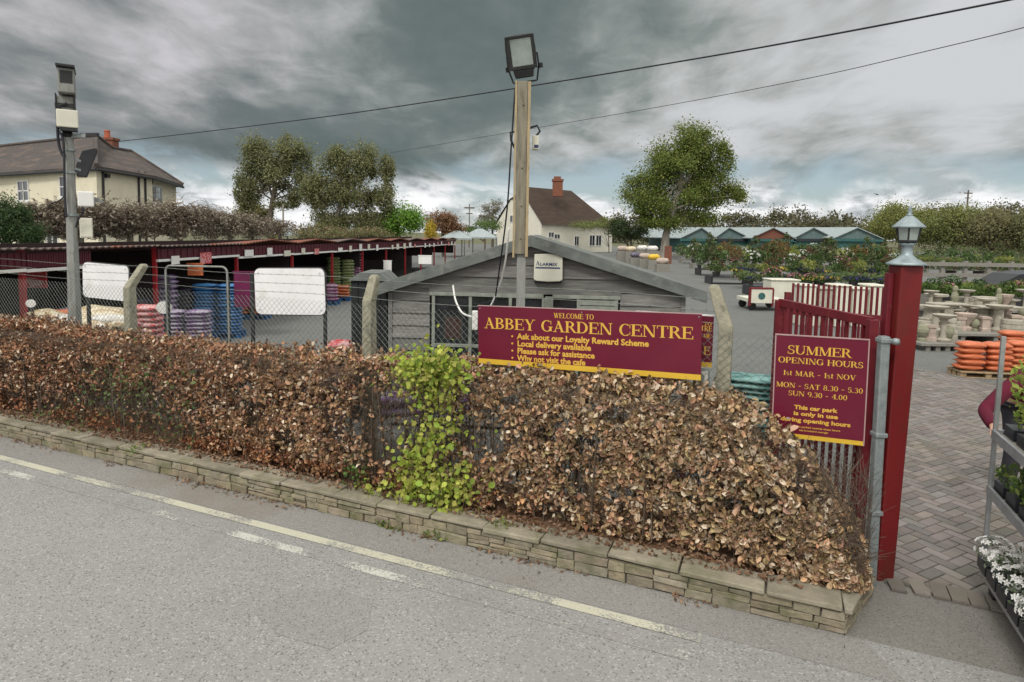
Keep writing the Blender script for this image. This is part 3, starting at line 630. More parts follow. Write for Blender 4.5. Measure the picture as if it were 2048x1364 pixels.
for (px, py, lab) in ((160, 862, 'farthest left weed tuft on the low wall coping'), (272, 898, 'second weed tuft from the left, at the wall face'), (1005, 1050, 'weed tuft hanging over the coping right of the yellow-green shrub'), (860, 1078, 'small weed at the foot of the wall below the yellow-green shrub'), (762, 1060, 'tiny weed at the foot of the wall left of the yellow-green shrub')):
    g = G(px, py, .02); dd = (g - O).dot(YN); 
    if dd < -.12: g = g - YN * (dd + .02); dd = -.02
    p = np.array(g - YN * (dd + .02)) + rng.normal(size=(60, 1)) * .06 * np.array(XS) + rng.normal(size=(60, 3)) * np.array([.008, .008, .03]); p[:, 2] = np.abs(p[:, 2])
    if py < 1055: 
        z0 = .20; g = G(px, py, z0); p = np.array(g) + rng.normal(size=(60, 3)) * np.array([.06, .03, .03])
    o = leaves('weed', p, .03, palette(60, [(.16, .24, .06), (.24, .28, .08)]), 'leaf', None); tag(o, lab, 'weed', 'weeds along the low wall')

# ------------------------------------------------------------------ chain-link fence
FN = .77                                # fence line behind the wall face
fence = thing('chain_link_fence', 'grey chain-link fence with barbed strands on top, behind the brown hedge', 'fence', FP(-4, FN))
b = MB(MF); pitch = .066; zt, zb = 1.745, .5; slope = 1.0; hgt = zt - zb
x = -12.0
while x < 1.5:
    for sg in (1, -1):
        a, c = (x, x + sg * hgt * slope)
        lo_, hi_ = (a, zb), (c, zt)
        def clip(p, q):
            (x0, z0), (x1, z1) = p, q
            if x1 > .08: t_ = (.08 - x0) / (x1 - x0); x1, z1 = .08, z0 + (z1 - z0) * t_
            return (x0, z0), (x1, z1)
        if sg < 0: lo_, hi_ = hi_, lo_
        if lo_[0] > .07: continue
        lo_, hi_ = clip(lo_, hi_)
        if abs(hi_[1] - lo_[1]) < .03: continue
        b.tube([(lo_[0], FN + .004 * sg, lo_[1]), (hi_[0], FN + .004 * sg, hi_[1])], .0017, 3, cap=False)
    x += pitch
b.build('mesh', 'wire', fence, fix=False)
b = MB(MF)
k = int(12.08 / pitch)
for i in range(k): b.tube([(-12 + i * pitch, FN, zt), (-12 + (i + .5) * pitch, FN + .003, zt + .032), (-12 + (i + 1) * pitch, FN, zt)], .0015, 3, cap=False)
b.build('twisted_top', 'wire', fence, fix=False)
def postdef(px, ytop, ybend, s, lean_s, lean_n):
    return dict(s=s, lean=(lean_s, lean_n))
def s_at(px, n):                        # s of the fence-line point seen in column px near the fence top
    lo_, hi_ = -13.0, 1.0
    for _ in range(40):
        m_ = (lo_ + hi_) / 2; q = project(np.array([FP(m_, n, 1.8)]))[0, 0]
        if q < px: lo_ = m_
        else: hi_ = m_
    return m_
cposts = []
for px, top, bend, ls, ln2, lab in ((258, 2.04, 1.76, .035, .16, 'leftmost cranked concrete fence post, beside the grey camera pole'), (738, 2.06, 1.80, .03, .05, 'cranked concrete fence post in front of the black cabinet'),
                                    (1452, 2.12, 1.80, -.10, .02, 'cranked concrete fence post between the two maroon signs')):
    s = s_at(px, FN + .06); cposts.append((s, top, ls, ln2)); w = .052
    b = MB(MF); sec = []
    for z, dx, dy, k in ((.0, 0, 0, 1.15), (bend, 0, 0, 1.0), (top - .03, ls, ln2, .86), (top, ls, ln2, .55)):
        sec += [(s + dx - w * k, FN + .065 + dy - w * k, z), (s + dx + w * k, FN + .065 + dy - w * k, z), (s + dx + w * k, FN + .065 + dy + w * k, z), (s + dx - w * k, FN + .065 + dy + w * k, z)]
    fs = [(3, 2, 1, 0), (12, 13, 14, 15)] + [(i * 4 + j, i * 4 + (j + 1) % 4, i * 4 + 4 + (j + 1) % 4, i * 4 + 4 + j) for i in range(3) for j in range(4)]
    b.add(sec, fs); o = b.build('concrete_post', 'concrete', None, bevel=.012)
    tag(o, lab, 'fence post', 'concrete fence posts')
def strand(z, dn):
    b = MB(MF); xs = np.linspace(-12, cposts[-1][0] - .06, 60)
    pt = [(x, FN + dn + .03, z + .01 * math.sin(x * 2.3)) for x in xs]; b.tube(pt, .0022, 4, cap=False)
    for x in np.arange(-11.9, cposts[-1][0] - .08, .11):
        b.tube([(x, FN + dn + .03 - .012, z + .012 * 1 + .01 * math.sin(x * 2.3)), (x + .006, FN + dn + .03 + .012, z - .012 + .01 * math.sin(x * 2.3))], .0016, 3, cap=False)
    o = b.build('barbed_strand', 'wire', fence, fix=False); return o
for z, dn in ((1.83, .0), (1.92, .04), (2.01, .08)): strand(z, dn)
# galvanised end post with gate clamp
g0 = P(1752, 900, 4.33); 
ge = thing('galvanised_end_post', 'galvanised steel angle post ending the wire fence beside the red gate post', 'post', (g0.x, g0.y, 0))
b = MB(); ptop = P(1768, 672, 4.33); pb = Vector((g0.x - .015, g0.y, 0)); pt_ = Vector((ptop.x, g0.y, ptop.z))
pb.x = P(1740, 1165, 4.33).x; b.beam(pb, pt_, .066, .06); b.build('post_tube', 'galv', ge, bevel=.01)
for zc_ in (pt_.z - .03, 1.12, .55): 
    b = MB(); xq = pb.x + (pt_.x - pb.x) * zc_ / pt_.z; b.box(xq - .039, xq + .045, g0.y - .042, g0.y + .042, zc_ - .016, zc_ + .016)
    b.build('clamp', 'galv', ge, bevel=.006)
b = MB(); xq = pt_.x; b.lathe([(.0, .0), (.022, .0), (.026, .02), (.02, .04), (0, .045)], 10, (xq + .055, g0.y - .05, pt_.z - .05)); b.build('bolt_cap', 'galv', ge, smooth=True)

# ------------------------------------------------------------------ signs
tl, tr = P(958, 613, 5.5), P(1404, 628, 4.75); bl_, br_ = P(955, 725, 5.5), P(1401, 762, 4.75)
cen = (tl + tr + bl_ + br_) / 4; xd = ((tr + br_) - (tl + bl_)).normalized(); nd = Vector((xd.y, -xd.x, 0)).normalized()
w_ = ((tr + br_) / 2 - (tl + bl_) / 2).length; h_ = ((tl - bl_).length + (tr - br_).length) / 2
yd = nd.cross(xd)
T = plane_T(cen - xd * w_ / 2 - yd * h_ / 2, xd, nd)
sg = thing('welcome_sign', 'long maroon board welcoming visitors to the garden centre in gold letters with yellow bottom band', 'sign', (cen.x, cen.y, cen.z - h_ / 2))
b = MB(T); b.box(0, w_, .045, h_, -.02, 0); b.build('board', 'maroon', sg)
b = MB(T); b.box(0, w_, 0, .0445, -.02, .001); b.build('yellow_band', 'goldbar', sg)
b = MB(T); b.box(-.004, w_ + .004, h_, h_ + .006, -.022, .002); b.build('top_edge', 'signedge', sg)
def TT(x, y, T=T): return T @ Matrix.Translation((x, y, 0))
kx = w_ / 1.83; ky = h_ / .605                        # layout measured on the photograph, in board units
serif('WELCOME TO', .050 * ky, .335 * kx, TT(.68 * kx, .515 * ky), 'gold', sg, 'lettering')
serif('ABBEY GARDEN CENTRE', .112 * ky, 1.72 * kx, TT(.055 * kx, .375 * ky), 'gold', sg)
for i, (s, wd) in enumerate((('Ask about our Loyalty Reward Scheme', 1.09), ('Local delivery available', .63), ('Please ask for assistance', .66), ('Why not visit the cafe', .59))):
    y = (.283 - i * .0745) * ky
    o = text(s, .069, TT(.36 * kx, y), 'gold', sg, bold=.0025)
    ww = max(v.co @ xd for v in o.data.vertices) - min(v.co @ xd for v in o.data.vertices)
    bpy.data.objects.remove(o); text(s, .069, TT(.36 * kx, y), 'gold', sg, bold=.0022, xs=wd * kx / ww)
    b = MB(TT(.315 * kx, y + .020)); b.lathe([(.009, 0), (.009, .002)], 10); b.build('bullet_point', 'gold', sg)
for xx in (.02, w_ - .02, w_ * .5):
    b = MB(T); b.lathe([(.006, 0), (.005, .004), (0, .005)], 8, (xx, h_ - .02, 0)); b.build('screw', 'galv', sg)
# a second, narrower board just behind its right end
q0 = P(1378, 632, 5.02); q1 = P(1428, 633, 4.96); q2 = P(1419, 735, 4.96)
xd2 = (q1 - q0).normalized(); xd2.z = 0; nd2 = Vector((xd2.y, -xd2.x, 0)); h2 = q1.z - q2.z; w2 = .62
T2 = plane_T(Vector((q1.x, q1.y, q2.z)) - xd2 * w2, xd2, nd2)
sg2 = thing('small_sign', 'narrow maroon board with gold letters showing past the right end of the welcome sign', 'sign', (q1.x - .3, q1.y, q2.z))
b = MB(T2); b.box(0, w2, .04, h2, -.015, 0); b.build('board', 'maroon', sg2)
b = MB(T2); b.box(0, w2, 0, .0395, -.015, .001); b.build('yellow_band', 'goldbar', sg2)
b = MB(T2); b.box(0, w2 + .003, h2, h2 + .012, -.016, .001); b.build('top_edge', 'white', sg2)
for s, y, hh, wd, x in (('TO', .335, .03, .06, .545), ('TRE', .29, .045, .09, .52), ('ME', .235, .035, .06, .545), ('E', .10, .07, .055, .55)):
    serif(s, hh * .95, wd, T2 @ Matrix.Translation((x, y * h2 / .41, 0)), 'gold', sg2, 'lettering')
st_ = thing('sticker_plate', 'small pale blue and white plate fixed below the narrow maroon board', 'plate', (q1.x - .05, q1.y, q2.z - .2))
b = MB(T2); b.box(w2 - .10, w2 - .01, -.165, -.012, -.012, 0); b.build('plate', 'lampglass', st_)
b = MB(T2); b.prism([(w2 - .085, -.04, .0005), (w2 - .03, -.03, .0005), (w2 - .025, -.09, .0005), (w2 - .06, -.13, .0005), (w2 - .05, -.08, .0005)], (0, 0, .001)); b.build('emblem', 'white', st_)
# opening-hours sign
tl, tr, br_ = P(1558, 672, 4.58), P(1743, 681, 4.36), P(1724, 892, 4.36)
xd = (tr - tl); xd.z *= .5; xd = xd.normalized(); nd = Vector((xd.y, -xd.x, 0)).normalized(); w_ = (tr - tl).length; h_ = (tr - br_).length
T = plane_T(tr - xd * w_ - Vector((0, 0, h_)), xd, nd); T = T @ Matrix.Translation((-.008, .0, .0)) 
sh = thing('opening_hours_sign', 'upright maroon board with summer opening hours in gold, on the fence by the gate', 'sign', (tl.x + .3, tl.y, br_.z))
b = MB(T); b.box(0, w_, .033, h_, -.015, 0); b.build('board', 'maroon', sh)
b = MB(T); b.box(0, w_, 0, .0325, -.015, .001); b.build('yellow_band', 'goldbar', sh)
b = MB(T); b.box(-.008, w_ + .008, h_, h_ + .007, -.02, .004); b.box(w_, w_ + .008, 0, h_ - .001, -.02, .004); b.box(-.008, 0, 0, h_ - .001, -.02, .004); b.build('trim', 'signedge', sh)
SX, SY = w_ / 1000.0, h_ / 1170.0       # layout in thousandths of the board
def srow(s, x, y, wd, hh, thick=False): serif(s, hh * SY, wd * SX, T @ Matrix.Translation((x * SX, (1170 - y) * SY, 0)), 'gold', sh, 'lettering')
srow('SUMMER', 130, 205, 700, 98); srow('OPENING HOURS', 30, 310, 930, 66)
def trow(s, x, y, wd, hh, thin=False):
    o = text(s, hh * SY / .72, T, 'gold', sh); ww = max(v.co @ xd for v in o.data.vertices) - min(v.co @ xd for v in o.data.vertices); bpy.data.objects.remove(o)
    text(s, hh * SY / .72, T @ Matrix.Translation((x * SX, (1170 - y) * SY, 0)), 'gold', sh, xs=wd * SX / ww, bold=.0003 if thin else .0016)
srow('1st MAR - 1st NOV', 90, 450, 800, 56); srow('MON - SAT 8.30 - 5.30', 20, 590, 950, 56); srow('SUN 9.30 - 4.00', 160, 680, 650, 56)
trow('This car park', 235, 830, 470, 46); trow('is only in use', 230, 900, 480, 46); trow('during opening hours', 90, 975, 760, 46)
trow('Vehicles parked outside these hours', 190, 1040, 560, 20, True); trow('may be locked in overnight', 300, 1078, 320, 20, True)

# ------------------------------------------------------------------ red gate post with lantern
bp = G(1760, 1166); gx, gy = bp.x + .02, bp.y + .08
tp_ = P(1812, 530, gy)
gp = thing('red_gate_post', 'tall dark red painted gate post at the corner of the low wall, carrying a lantern', 'gate post', (gx, gy, 0))
xt = tp_.x; hz = tp_.z
def hexring(x, y, z, r, n=6, rot=0): return [(x + r * math.cos(rot + 2 * math.pi * k / n), y + r * math.sin(rot + 2 * math.pi * k / n), z) for k in range(n)]
b = MB(); xb = P(1760, 1166, gy).x
vs = []
for z, x, r in ((0, xb, .062), (hz, xt, .079)):
    vs += [(x - r, gy - r, z), (x + r, gy - r, z), (x + r, gy + r, z), (x - r, gy + r, z)]
b.add(vs, [(3, 2, 1, 0), (4, 5, 6, 7), (0, 1, 5, 4), (1, 2, 6, 5), (2, 3, 7, 6), (3, 0, 4, 7)]); b.build('post_shaft', 'redpost', gp, bevel=.012)
b = MB(); b.beam((xb - .085, gy + .02, .02), (xt - .100, gy + .02, hz - .06), .035, .06); b.build('hinge_stile', 'gatered', gp, bevel=.004)
M['lantern'] = mat('lantern_verdigris', (.33, .40, .42), (.22, .27, .29), 12, .4, .3, 40, metal=.3)
lan = thing('post_lantern', 'grey-green carriage lantern standing on top of the red gate post', 'lantern', (xt, gy, hz))
c = (xt, gy, hz); b = MB(); b.lathe([(.125, 0), (.125, .012), (.105, .022), (.06, .05), (.045, .065), (.036, .075), (.034, .135), (.05, .142), (.05, .155), (.03, .16)], 20, c); b.build('base', 'lantern', lan, smooth=True)
b = MB(); b.lathe([(.050, .16), (.066, .172), (.080, .262), (.074, .265), (.01, .265)], 6, c); b.build('glass', 'lampglass', lan)
b = MB()
for k in range(6):
    a = 2 * math.pi * k / 6; b.beam((xt + .056 * math.cos(a), gy + .056 * math.sin(a), hz + .16), (xt + .084 * math.cos(a), gy + .084 * math.sin(a), hz + .266), .011, .011)
b.lathe([(.05, .155), (.068, .165), (.068, .176), (.05, .178)], 6, c); b.build('cage', 'black', lan)
b = MB(); b.lathe([(.102, .262), (.106, .270), (.084, .290), (.052, .322), (.030, .340), (.018, .348)], 12, c); b.build('roof', 'lantern', lan)
b = MB(); b.lathe([(.018, .343), (.022, .356), (.010, .365), (.018, .38), (.010, .398), (.012, .405), (.002, .425)], 10, c); b.build('finial', 'lantern', lan, smooth=True)

# red picket gates
def gate(name, label, A, B_, ztop, zbot, rail_z, npick, over, parent_loc):
    g = thing(name, label, 'gate', parent_loc, 'red picket gates'); A, B_ = Vector(A), Vector(B_); d = (B_ - A)
    for z in rail_z: b = MB(); b.beam(A + Vector((0, 0, z)), B_ + Vector((0, 0, z)), .035, .07); b.build('rail', 'gatered', g, bevel=.004)
    for P_, nm in ((A, 'stile'), (B_, 'stile')):
        b = MB(); b.beam(P_ + Vector((0, 0, zbot)), P_ + Vector((0, 0, ztop)), .07, .06); b.build(nm, 'gatered', g, bevel=.004)
    for i in range(1, npick):
        q = A + d * (i / npick); b = MB(); hh = ztop + over
        b.beam(q + Vector((0, 0, zbot + .03)), q + Vector((0, 0, hh)), .022, .022); b.build('picket', 'gatered', g)
    return g
a_ = Vector((xb - .1, gy + .03, 0)); ga = P(1560, 600, 5.75)
a2 = P(1752, 640, gy); gate('picket_gate', 'red picket gate leaf folded back behind the opening-hours sign', (a2.x, gy + .04, 0), (ga.x, 5.75, 0), 1.92, .12, (1.9, 1.1, .2), 13, -.03, (a2.x, gy, 0))
g1, g2 = P(1577, 566, 8.0), P(1790, 580, 7.4)
gate('picket_gate', 'farther red picket gate leaf with free picket tops, in front of the cream panels', (g1.x, g1.y, 0), (g2.x, g2.y, 0), 1.80, .12, (1.55, .8, .2), 20, .12, (g1.x, g1.y, 0))

# ------------------------------------------------------------------ timber shed
sl_, sr_ = P(778, 700, 7.85), P(1366, 700, 7.6)
sx = Vector((sr_.x - sl_.x, sr_.y - sl_.y, 0)); SW = sx.length; sx.normalize(); sy = Vector((-sx.y, sx.x, 0))
MS = Matrix((sx, sy, Vector((0, 0, 1)))).transposed().to_4x4(); MS.translation = (sl_.x, sl_.y, 0)
shed = thing('timber_shed', 'low silvery grey boarded shed with shallow gable roof and glazed front, behind the welcome sign', 'shed', (sl_.x, sl_.y, 0))
RX = SW * .484; RZ = 2.44; EL, ER = 1.78, 1.80; SD = 3.2
def roofz(x): return (EL + (RZ - EL) * (x + .16) / (RX + .16)) if x < RX else (RZ + (ER - RZ) * (x - RX) / (SW + .22 - RX))
WX0, WX1, WZ0, WZ1 = .555, 2.86, .55, 1.70
b = MB(MS); z = .05; k = 0
while z < RZ:
    h = .158; zt_ = min(z + h, RZ - .02)
    def span(x0, x1, hole):
        # board bounded by the roof slope
        for a, c in ([(x0, x1)] if not hole else [(x0, WX0 - .03), (WX1 + .03, x1)]):
            if c - a < .05: continue
            t = random.uniform(.72, 1.3); cc = (t, t * random.uniform(.98, 1.02), t)
            # slanted ends under the roof
            al, ar_ = a, c; au, cu = a, c
            if zt_ > roofz(0): au = max(a, (zt_ - EL) / (RZ - EL) * (RX + .16) - .16); 
            if zt_ > roofz(SW): cu = min(c, RX + (zt_ - RZ) / (ER - RZ) * (SW + .22 - RX))
            if z > roofz(0): al = max(a, (z - EL) / (RZ - EL) * (RX + .16) - .16)
            if z > roofz(SW): ar_ = min(c, RX + (z - RZ) / (ER - RZ) * (SW + .22 - RX))
            if cu - au < .02: cu = au + .02
            b.add([(al, -.030, z), (ar_, -.030, z), (cu, -.010, zt_), (au, -.010, zt_), (al, -.004, z), (ar_, -.004, z), (cu, -.004, zt_ + .01), (au, -.004, zt_ + .01)],
                  [(0, 1, 2, 3), (0, 4, 5, 1), (0, 3, 7, 4), (1, 5, 6, 2), (3, 2, 6, 7)], cc)
    span(0, SW, WZ0 - .1 < z < WZ1 - .05); z += h; k += 1
# side walls and back
b.box(0, .03, 0, SD, 0, EL + .05, (.7, .7, .7)); b.box(SW - .03, SW, 0, SD, 0, ER + .05, (.7, .7, .7)); b.box(.03, SW - .03, SD - .03, SD, 0, EL + .05, (.7, .7, .7))
b.prism([(0, -.002, roofz(0) - .02), (SW, -.002, roofz(SW) - .02), (RX, -.002, RZ - .02)], (0, .02, 0), (.5, .5, .5))
b.box(WX0 - .04, WX1 + .04, -.03, -.004, WZ1 + .046, WZ1 + .105, (.9, .9, .9))
b.build('cladding', 'shedwood', shed)
for x0 in (.0, SW - .05): b = MB(MS); b.box(x0, x0 + .05, -.038, -.0305, .05, roofz(x0 + .02) - .12); b.build('corner_board', 'shedwood', shed)
b = MB(MS); t_ = .03
for xa, za, xc, zc_ in ((-.16, EL, RX, RZ), (RX, RZ, SW + .22, ER)):
    b.prism([(xa, -.12, za), (xc, -.12, zc_), (xc, -.12, zc_ + t_), (xa, -.12, za + t_)], (0, SD + .24, 0))
b.build('roof', 'shedfelt', shed)
for xa, za, xc, zc_ in ((-.17, EL, RX, RZ), (RX, RZ, SW + .23, ER)):
    b = MB(MS); b.prism([(xa, -.145, za - .105), (xc, -.145, zc_ - .105), (xc, -.145, zc_ + .035), (xa, -.145, za + .035)], (0, .024, 0)); b.build('barge_board', 'shedfelt', shed, bevel=.003)
# glazed front
b = MB(MS)
def fr_(x0, x1, z0, z1, y=-.05, d_=.055): b.box(x0, x1, y, y + d_, z0, z1)
FX = [WX0, 1.02, 1.52, 1.93, 2.36, WX1 - .035]
fr_(WX0 - .03, 1.95, WZ1, WZ1 + .045); fr_(2.06, WX1 + .03, WZ1, WZ1 + .045); fr_(WX0, WX1, 1.055, 1.095, -.047); fr_(WX0, WX1, WZ0, WZ0 + .05, -.047)
for x0 in FX: fr_(x0, x0 + .04, WZ0 + .05, WZ1, -.044)
fr_(1.97, 2.07, WZ0 + .05, WZ1 + .02, -.055)
b.build('window_frame', 'frame', shed, bevel=.004)
for i in range(len(FX) - 1):
    for z0, z1 in ((WZ0 + .05, 1.055), (1.095, WZ1)):
        b = MB(MS); b.box(FX[i] + .04, FX[i + 1] if i != 2 else 1.97 - .04, -.022, -.016, z0, z1) if i != 3 else b.box(2.07, FX[4], -.022, -.016, z0, z1)
        if i == 4 and z0 > 1.07: continue
        b.build('pane', 'glassdark' , shed)
b = MB(MS)
for q in range(8): b.box(FX[4] + .04, FX[5], -.04, -.02, 1.10 + q * .075, 1.165 + q * .075)
b.build('louvre_panel', 'frame', shed)
gm = M['glassdark']; t = gm.node_tree; tr_ = t.nodes.new('ShaderNodeBsdfTransparent'); ms_ = t.nodes.new('ShaderNodeMixShader'); ms_.inputs[0].default_value = .55
t.links.new(t.nodes['Principled BSDF'].outputs[0], ms_.inputs[1]); t.links.new(tr_.outputs[0], ms_.inputs[2]); t.links.new(ms_.outputs[0], t.nodes['Material Output'].inputs[0])
b = MB(MS); b.box(.68, .92, .12, .15, 1.12, 1.42); o = b.build('framed_poster', 'freshwood'); tag(o, 'small framed maroon and orange poster inside the left shed window', 'poster')
b = MB(MS); b.box(.705, .895, .112, .1195, 1.145, 1.395); q_ = b.build('print', 'sack_orange', o)
b = MB(MS); b.box(.3, 3.3, .5, 1.1, .7, .76); b.box(.35, .41, .55, .61, 0, .7); b.box(3.2, 3.26, .55, .61, 0, .7); o = b.build('counter', 'greywood'); tag(o, 'grey wooden counter inside the shed behind the glass', 'counter')
for (x, y, z, w, h, m_, lab, nm, ct) in ((.60, .25, .76, .18, .55, 'teal', 'tall teal folder stand on the shed counter, seen through the left pane', 'folder_stand', 'stand'), (1.70, .7, .76, .34, .82, 'navy', 'dark blue cardboard box on the shed counter, beside the metal pole', 'cardboard_box', 'box'),
                                  (2.02, .62, .76, .22, .74, 'white', 'white paper sack on the shed counter right of the metal pole', 'paper_sack', 'sack'), (2.4, .7, .76, .3, .70, 'sack_red', 'dark red box on the shed counter, seen through the right window', 'cardboard_box', 'box')):
    b = MB(MS); b.box(x, x + w, y, y + .2, z + .002, z + h); b.box(x + .02, x + w - .02, y - .006, y - .001, z + .1, z + h - .08); o = b.build(nm, m_, None, bevel=.01); tag(o, lab, ct)
# alarm box
ab = P(1068, 507, 7.58); a2 = P(1125, 566, 7.5); al = MS.inverted() @ ab; ar_ = MS.inverted() @ a2
al_ = thing('alarm_box', 'cream burglar alarm box with blue lettering high on the shed gable', 'alarm box', MS @ Vector((al.x, -.04, ar_.z)))
x0, x1, z0, z1 = al.x, ar_.x, ar_.z, al.z
b = MB(MS); xm = (x0 + x1) / 2
b.prism([(x0, -.115, z0 + .03), (x0 + .03, -.115, z0 + .012), (xm, -.115, z0 + .004), (x1 - .03, -.115, z0 + .012), (x1, -.115, z0 + .03), (x1 - .005, -.115, z1 - .01), (xm, -.115, z1), (x0 + .005, -.115, z1 - .01)], (0, .07, 0)); b.build('cover', 'cream', al_, bevel=.008)
b = MB(MS); b.box(x0 + .01, x1 - .01, -.044, -.031, z0 - .02, z1 - .01); b.build('back_plate', 'black', al_)
T = plane_T(MS @ Vector((x0 + .02, -.1165, z0 + .20)), sx, -sy); serif('A', .055, .055, T, 'navy', al_, 'lettering')
T = plane_T(MS @ Vector((x0 + .075, -.1165, z0 + .20)), sx, -sy)
o = text('LARMIX', .052, T, 'navy', al_, xs=1.15, bold=.001)
b = MB(MS); b.box(x0 + .02, x1 - .03, -.117, -.1155, z0 + .165, z0 + .182); b.build('stripe', 'navy', al_)
# black cabinet to the left of the shed
c0, c1 = P(703, 700, 8.1), P(776, 700, 8.1)
cb = thing('black_cabinet', 'tall narrow black boarded cabinet standing against the left side of the grey shed', 'cabinet', (c0.x, c0.y, 0))
b = MB(); b.box(c0.x, c1.x, c0.y, c0.y + .6, 0, 1.84)
for i in range(5): xx = c0.x + (c1.x - c0.x) * (i + .5) / 5; b.box(xx - .04, xx + .04, c0.y - .012, c0.y - .001, .02, 1.82)
b.build('body', 'darkbox', cb)
b = MB(); b.prism([(c0.x - .03, c0.y - .05, 1.845), (c1.x + .01, c0.y - .05, 1.845), (c1.x - .1, c0.y - .05, 1.95), (c0.x + .12, c0.y - .05, 1.95)], (0, .7, 0)); b.build('lid', 'shedfelt', cb)

# ------------------------------------------------------------------ floodlight mast
Yp = 6.75; f0, f1 = P(1041, 610, Yp), P(1047, 165, Yp); zt_ = f1.z
fm = thing('floodlight_mast', 'slim metal pole splinted with weathered timber battens, standing in front of the shed', 'pole', (f0.x, Yp, 0))
b = MB(); b.box(f0.x - .048, f0.x + .048, Yp - .04, Yp + .04, 0, zt_ - .05); b.build('pole_shaft', 'greypole', fm, bevel=.008)
zb_ = P(1041, 515, Yp).z
b = MB(); b.box(f1.x - .062, f1.x + .046, Yp - .075, Yp - .042, zb_ + .04, zt_); b.build('timber_post', 'woodpost', fm, bevel=.004)
for xo, zq in ((-.086, zb_), (.048, zb_ + .01)):
    b = MB(); b.box(f1.x + xo, f1.x + xo + (.022 if xo < 0 else .030), Yp - .082, Yp + .03, zq, zt_ - .005 * (xo > 0)); b.build('batten', 'freshwood', fm, bevel=.003)
b = MB(); zz = zt_ - .3
for z in (zt_ - .25, zt_ - .9, zt_ - 1.3, zb_ + .2): b.lathe([(.010, 0), (.008, .006), (0, .007)], 8, (f1.x + .0, Yp - .0755, z))
b.build('bolt', 'black', fm)
fl = thing('floodlight', 'large black floodlight with pale glass on top of the timber-splinted mast', 'floodlight', (f1.x, Yp, zt_))
rot = Matrix.Translation((f1.x - .02, Yp - .03, zt_ + .255)) @ Matrix.Rotation(R(-7), 4, 'Y') @ Matrix.Rotation(R(-9), 4, 'Z') @ Matrix.Rotation(R(14), 4, 'X') @ Matrix.Scale(.84, 4)
b = MB(rot)
w2_, h2_ = .172, .235
b.add([(-w2_, -.06, -.13), (w2_, -.06, -.13), (w2_, -.06, h2_), (-w2_, -.06, h2_), (-.10, .14, -.20), (.10, .14, -.20), (.10, .14, .10), (-.10, .14, .10)], [(4, 5, 6, 7), (0, 4, 7, 3), (1, 2, 6, 5), (3, 7, 6, 2), (0, 1, 5, 4)])
b.build('housing', 'black', fl, bevel=.012)
b = MB(rot)
b.box(-w2_ - .01, w2_ + .01, -.075, -.061, -.15, -.105); b.box(-w2_ - .01, w2_ + .01, -.075, -.061, h2_ - .022, h2_ + .012)
b.box(-w2_ - .01, -w2_ + .05, -.075, -.061, -.104, h2_ - .023); b.box(w2_ - .035, w2_ + .01, -.075, -.061, -.104, h2_ - .023)
b.build('bezel', 'black', fl, bevel=.004)
b = MB(rot); b.box(-w2_ + .05, w2_ - .035, -.067, -.062, -.104, h2_ - .023); b.build('lens', 'lampglass', fl)
b = MB(rot); b.prism([(-.13, -.07, -.151), (.13, -.07, -.151), (.11, -.05, -.25), (-.11, -.05, -.25)], (0, .16, 0)); b.build('gear_box', 'black', fl, bevel=.01)
b = MB(rot)
for s in (-1, 1): b.tube([(s * .19, 0, .03), (s * .195, 0, -.12), (s * .15, .01, -.30)], .012, 6)
b.tube([(-.15, .01, -.30), (.15, .01, -.30)], .012, 6); b.lathe([(.03, -.03), (.03, .03)], 10, (.215, 0, -.13)); b.lathe([(.018, -.03), (.018, .03)], 10, (-.21, 0, -.13)); b.build('bracket', 'black', fl)
b = MB(rot)
for s in (-1, 1): b.tube([(s * (w2_ + .005), -.08, -.1), (s * (w2_ + .012), -.095, .1), (s * w2_, -.09, h2_)], .005, 5)
b.tube([(-w2_, -.09, h2_ + .01), (0, -.09, h2_ + .02), (w2_, -.09, h2_ + .01)], .005, 5); b.build('guard_wire', 'black', fl)
jb = thing('junction_box', 'small grey-white junction box with black cable hung behind the floodlight mast', 'junction box', P(1068, 300, Yp + .1))
q = P(1068, 300, Yp + .1); b = MB(); b.box(q.x - .02, q.x + .05, q.y - .04, q.y + .04, q.z, q.z + .15); b.build('box', 'cream', jb, bevel=.008)
b = MB(); b.box(q.x - .0, q.x + .045, q.y - .046, q.y - .041, q.z + .02, q.z + .05); b.build('label_plate', 'navy', jb)
b = MB(); b.tube([(q.x + .02, q.y, q.z + .15), (q.x + .06, q.y, q.z + .20), (q.x + .03, q.y, q.z + .26), (q.x - .10, q.y, q.z + .22), (q.x - .26, q.y, q.z + .18), (q.x - .25, q.y, q.z + .10), (q.x - .2, q.y, q.z)], .012, 7); b.build('cable', 'rubber', jb)
def cable(name, label, pts, r, m, cat='cable', sub=6, parent=None):
    pv = [Vector(p) for p in pts]; path = []
    for i in range(len(pv) - 1):
        p0, p1, p2, p3 = pv[max(i - 1, 0)], pv[i], pv[i + 1], pv[min(i + 2, len(pv) - 1)]
        for k in range(sub):
            t = k / sub; path.append(.5 * ((2 * p1) + (p2 - p0) * t + (2 * p0 - 5 * p1 + 4 * p2 - p3) * t * t + (3 * p1 - p0 - 3 * p2 + p3) * t ** 3))
    path.append(pv[-1]); b = MB(); b.tube(path, r, 7); o = b.build(name, m, parent, smooth=True)
    if not parent: tag(o, label, cat)
    return o
cable('hanging_cable', 'dark cable drooping from the floodlight down the left of its mast', [P(1030, 178, Yp), P(1022, 300, Yp), P(1014, 420, Yp + .05), P(1000, 530, Yp + .3), P(990, 600, Yp + .6)], .009, 'rubber')
cable('hanging_cable', 'white cable continuing from the mast down to the shed window', [P(1018, 455, Yp + .2), P(1011, 520, Yp + .3), P(998, 575, Yp + .5), P(975, 625, Yp + .7)], .011, 'white')
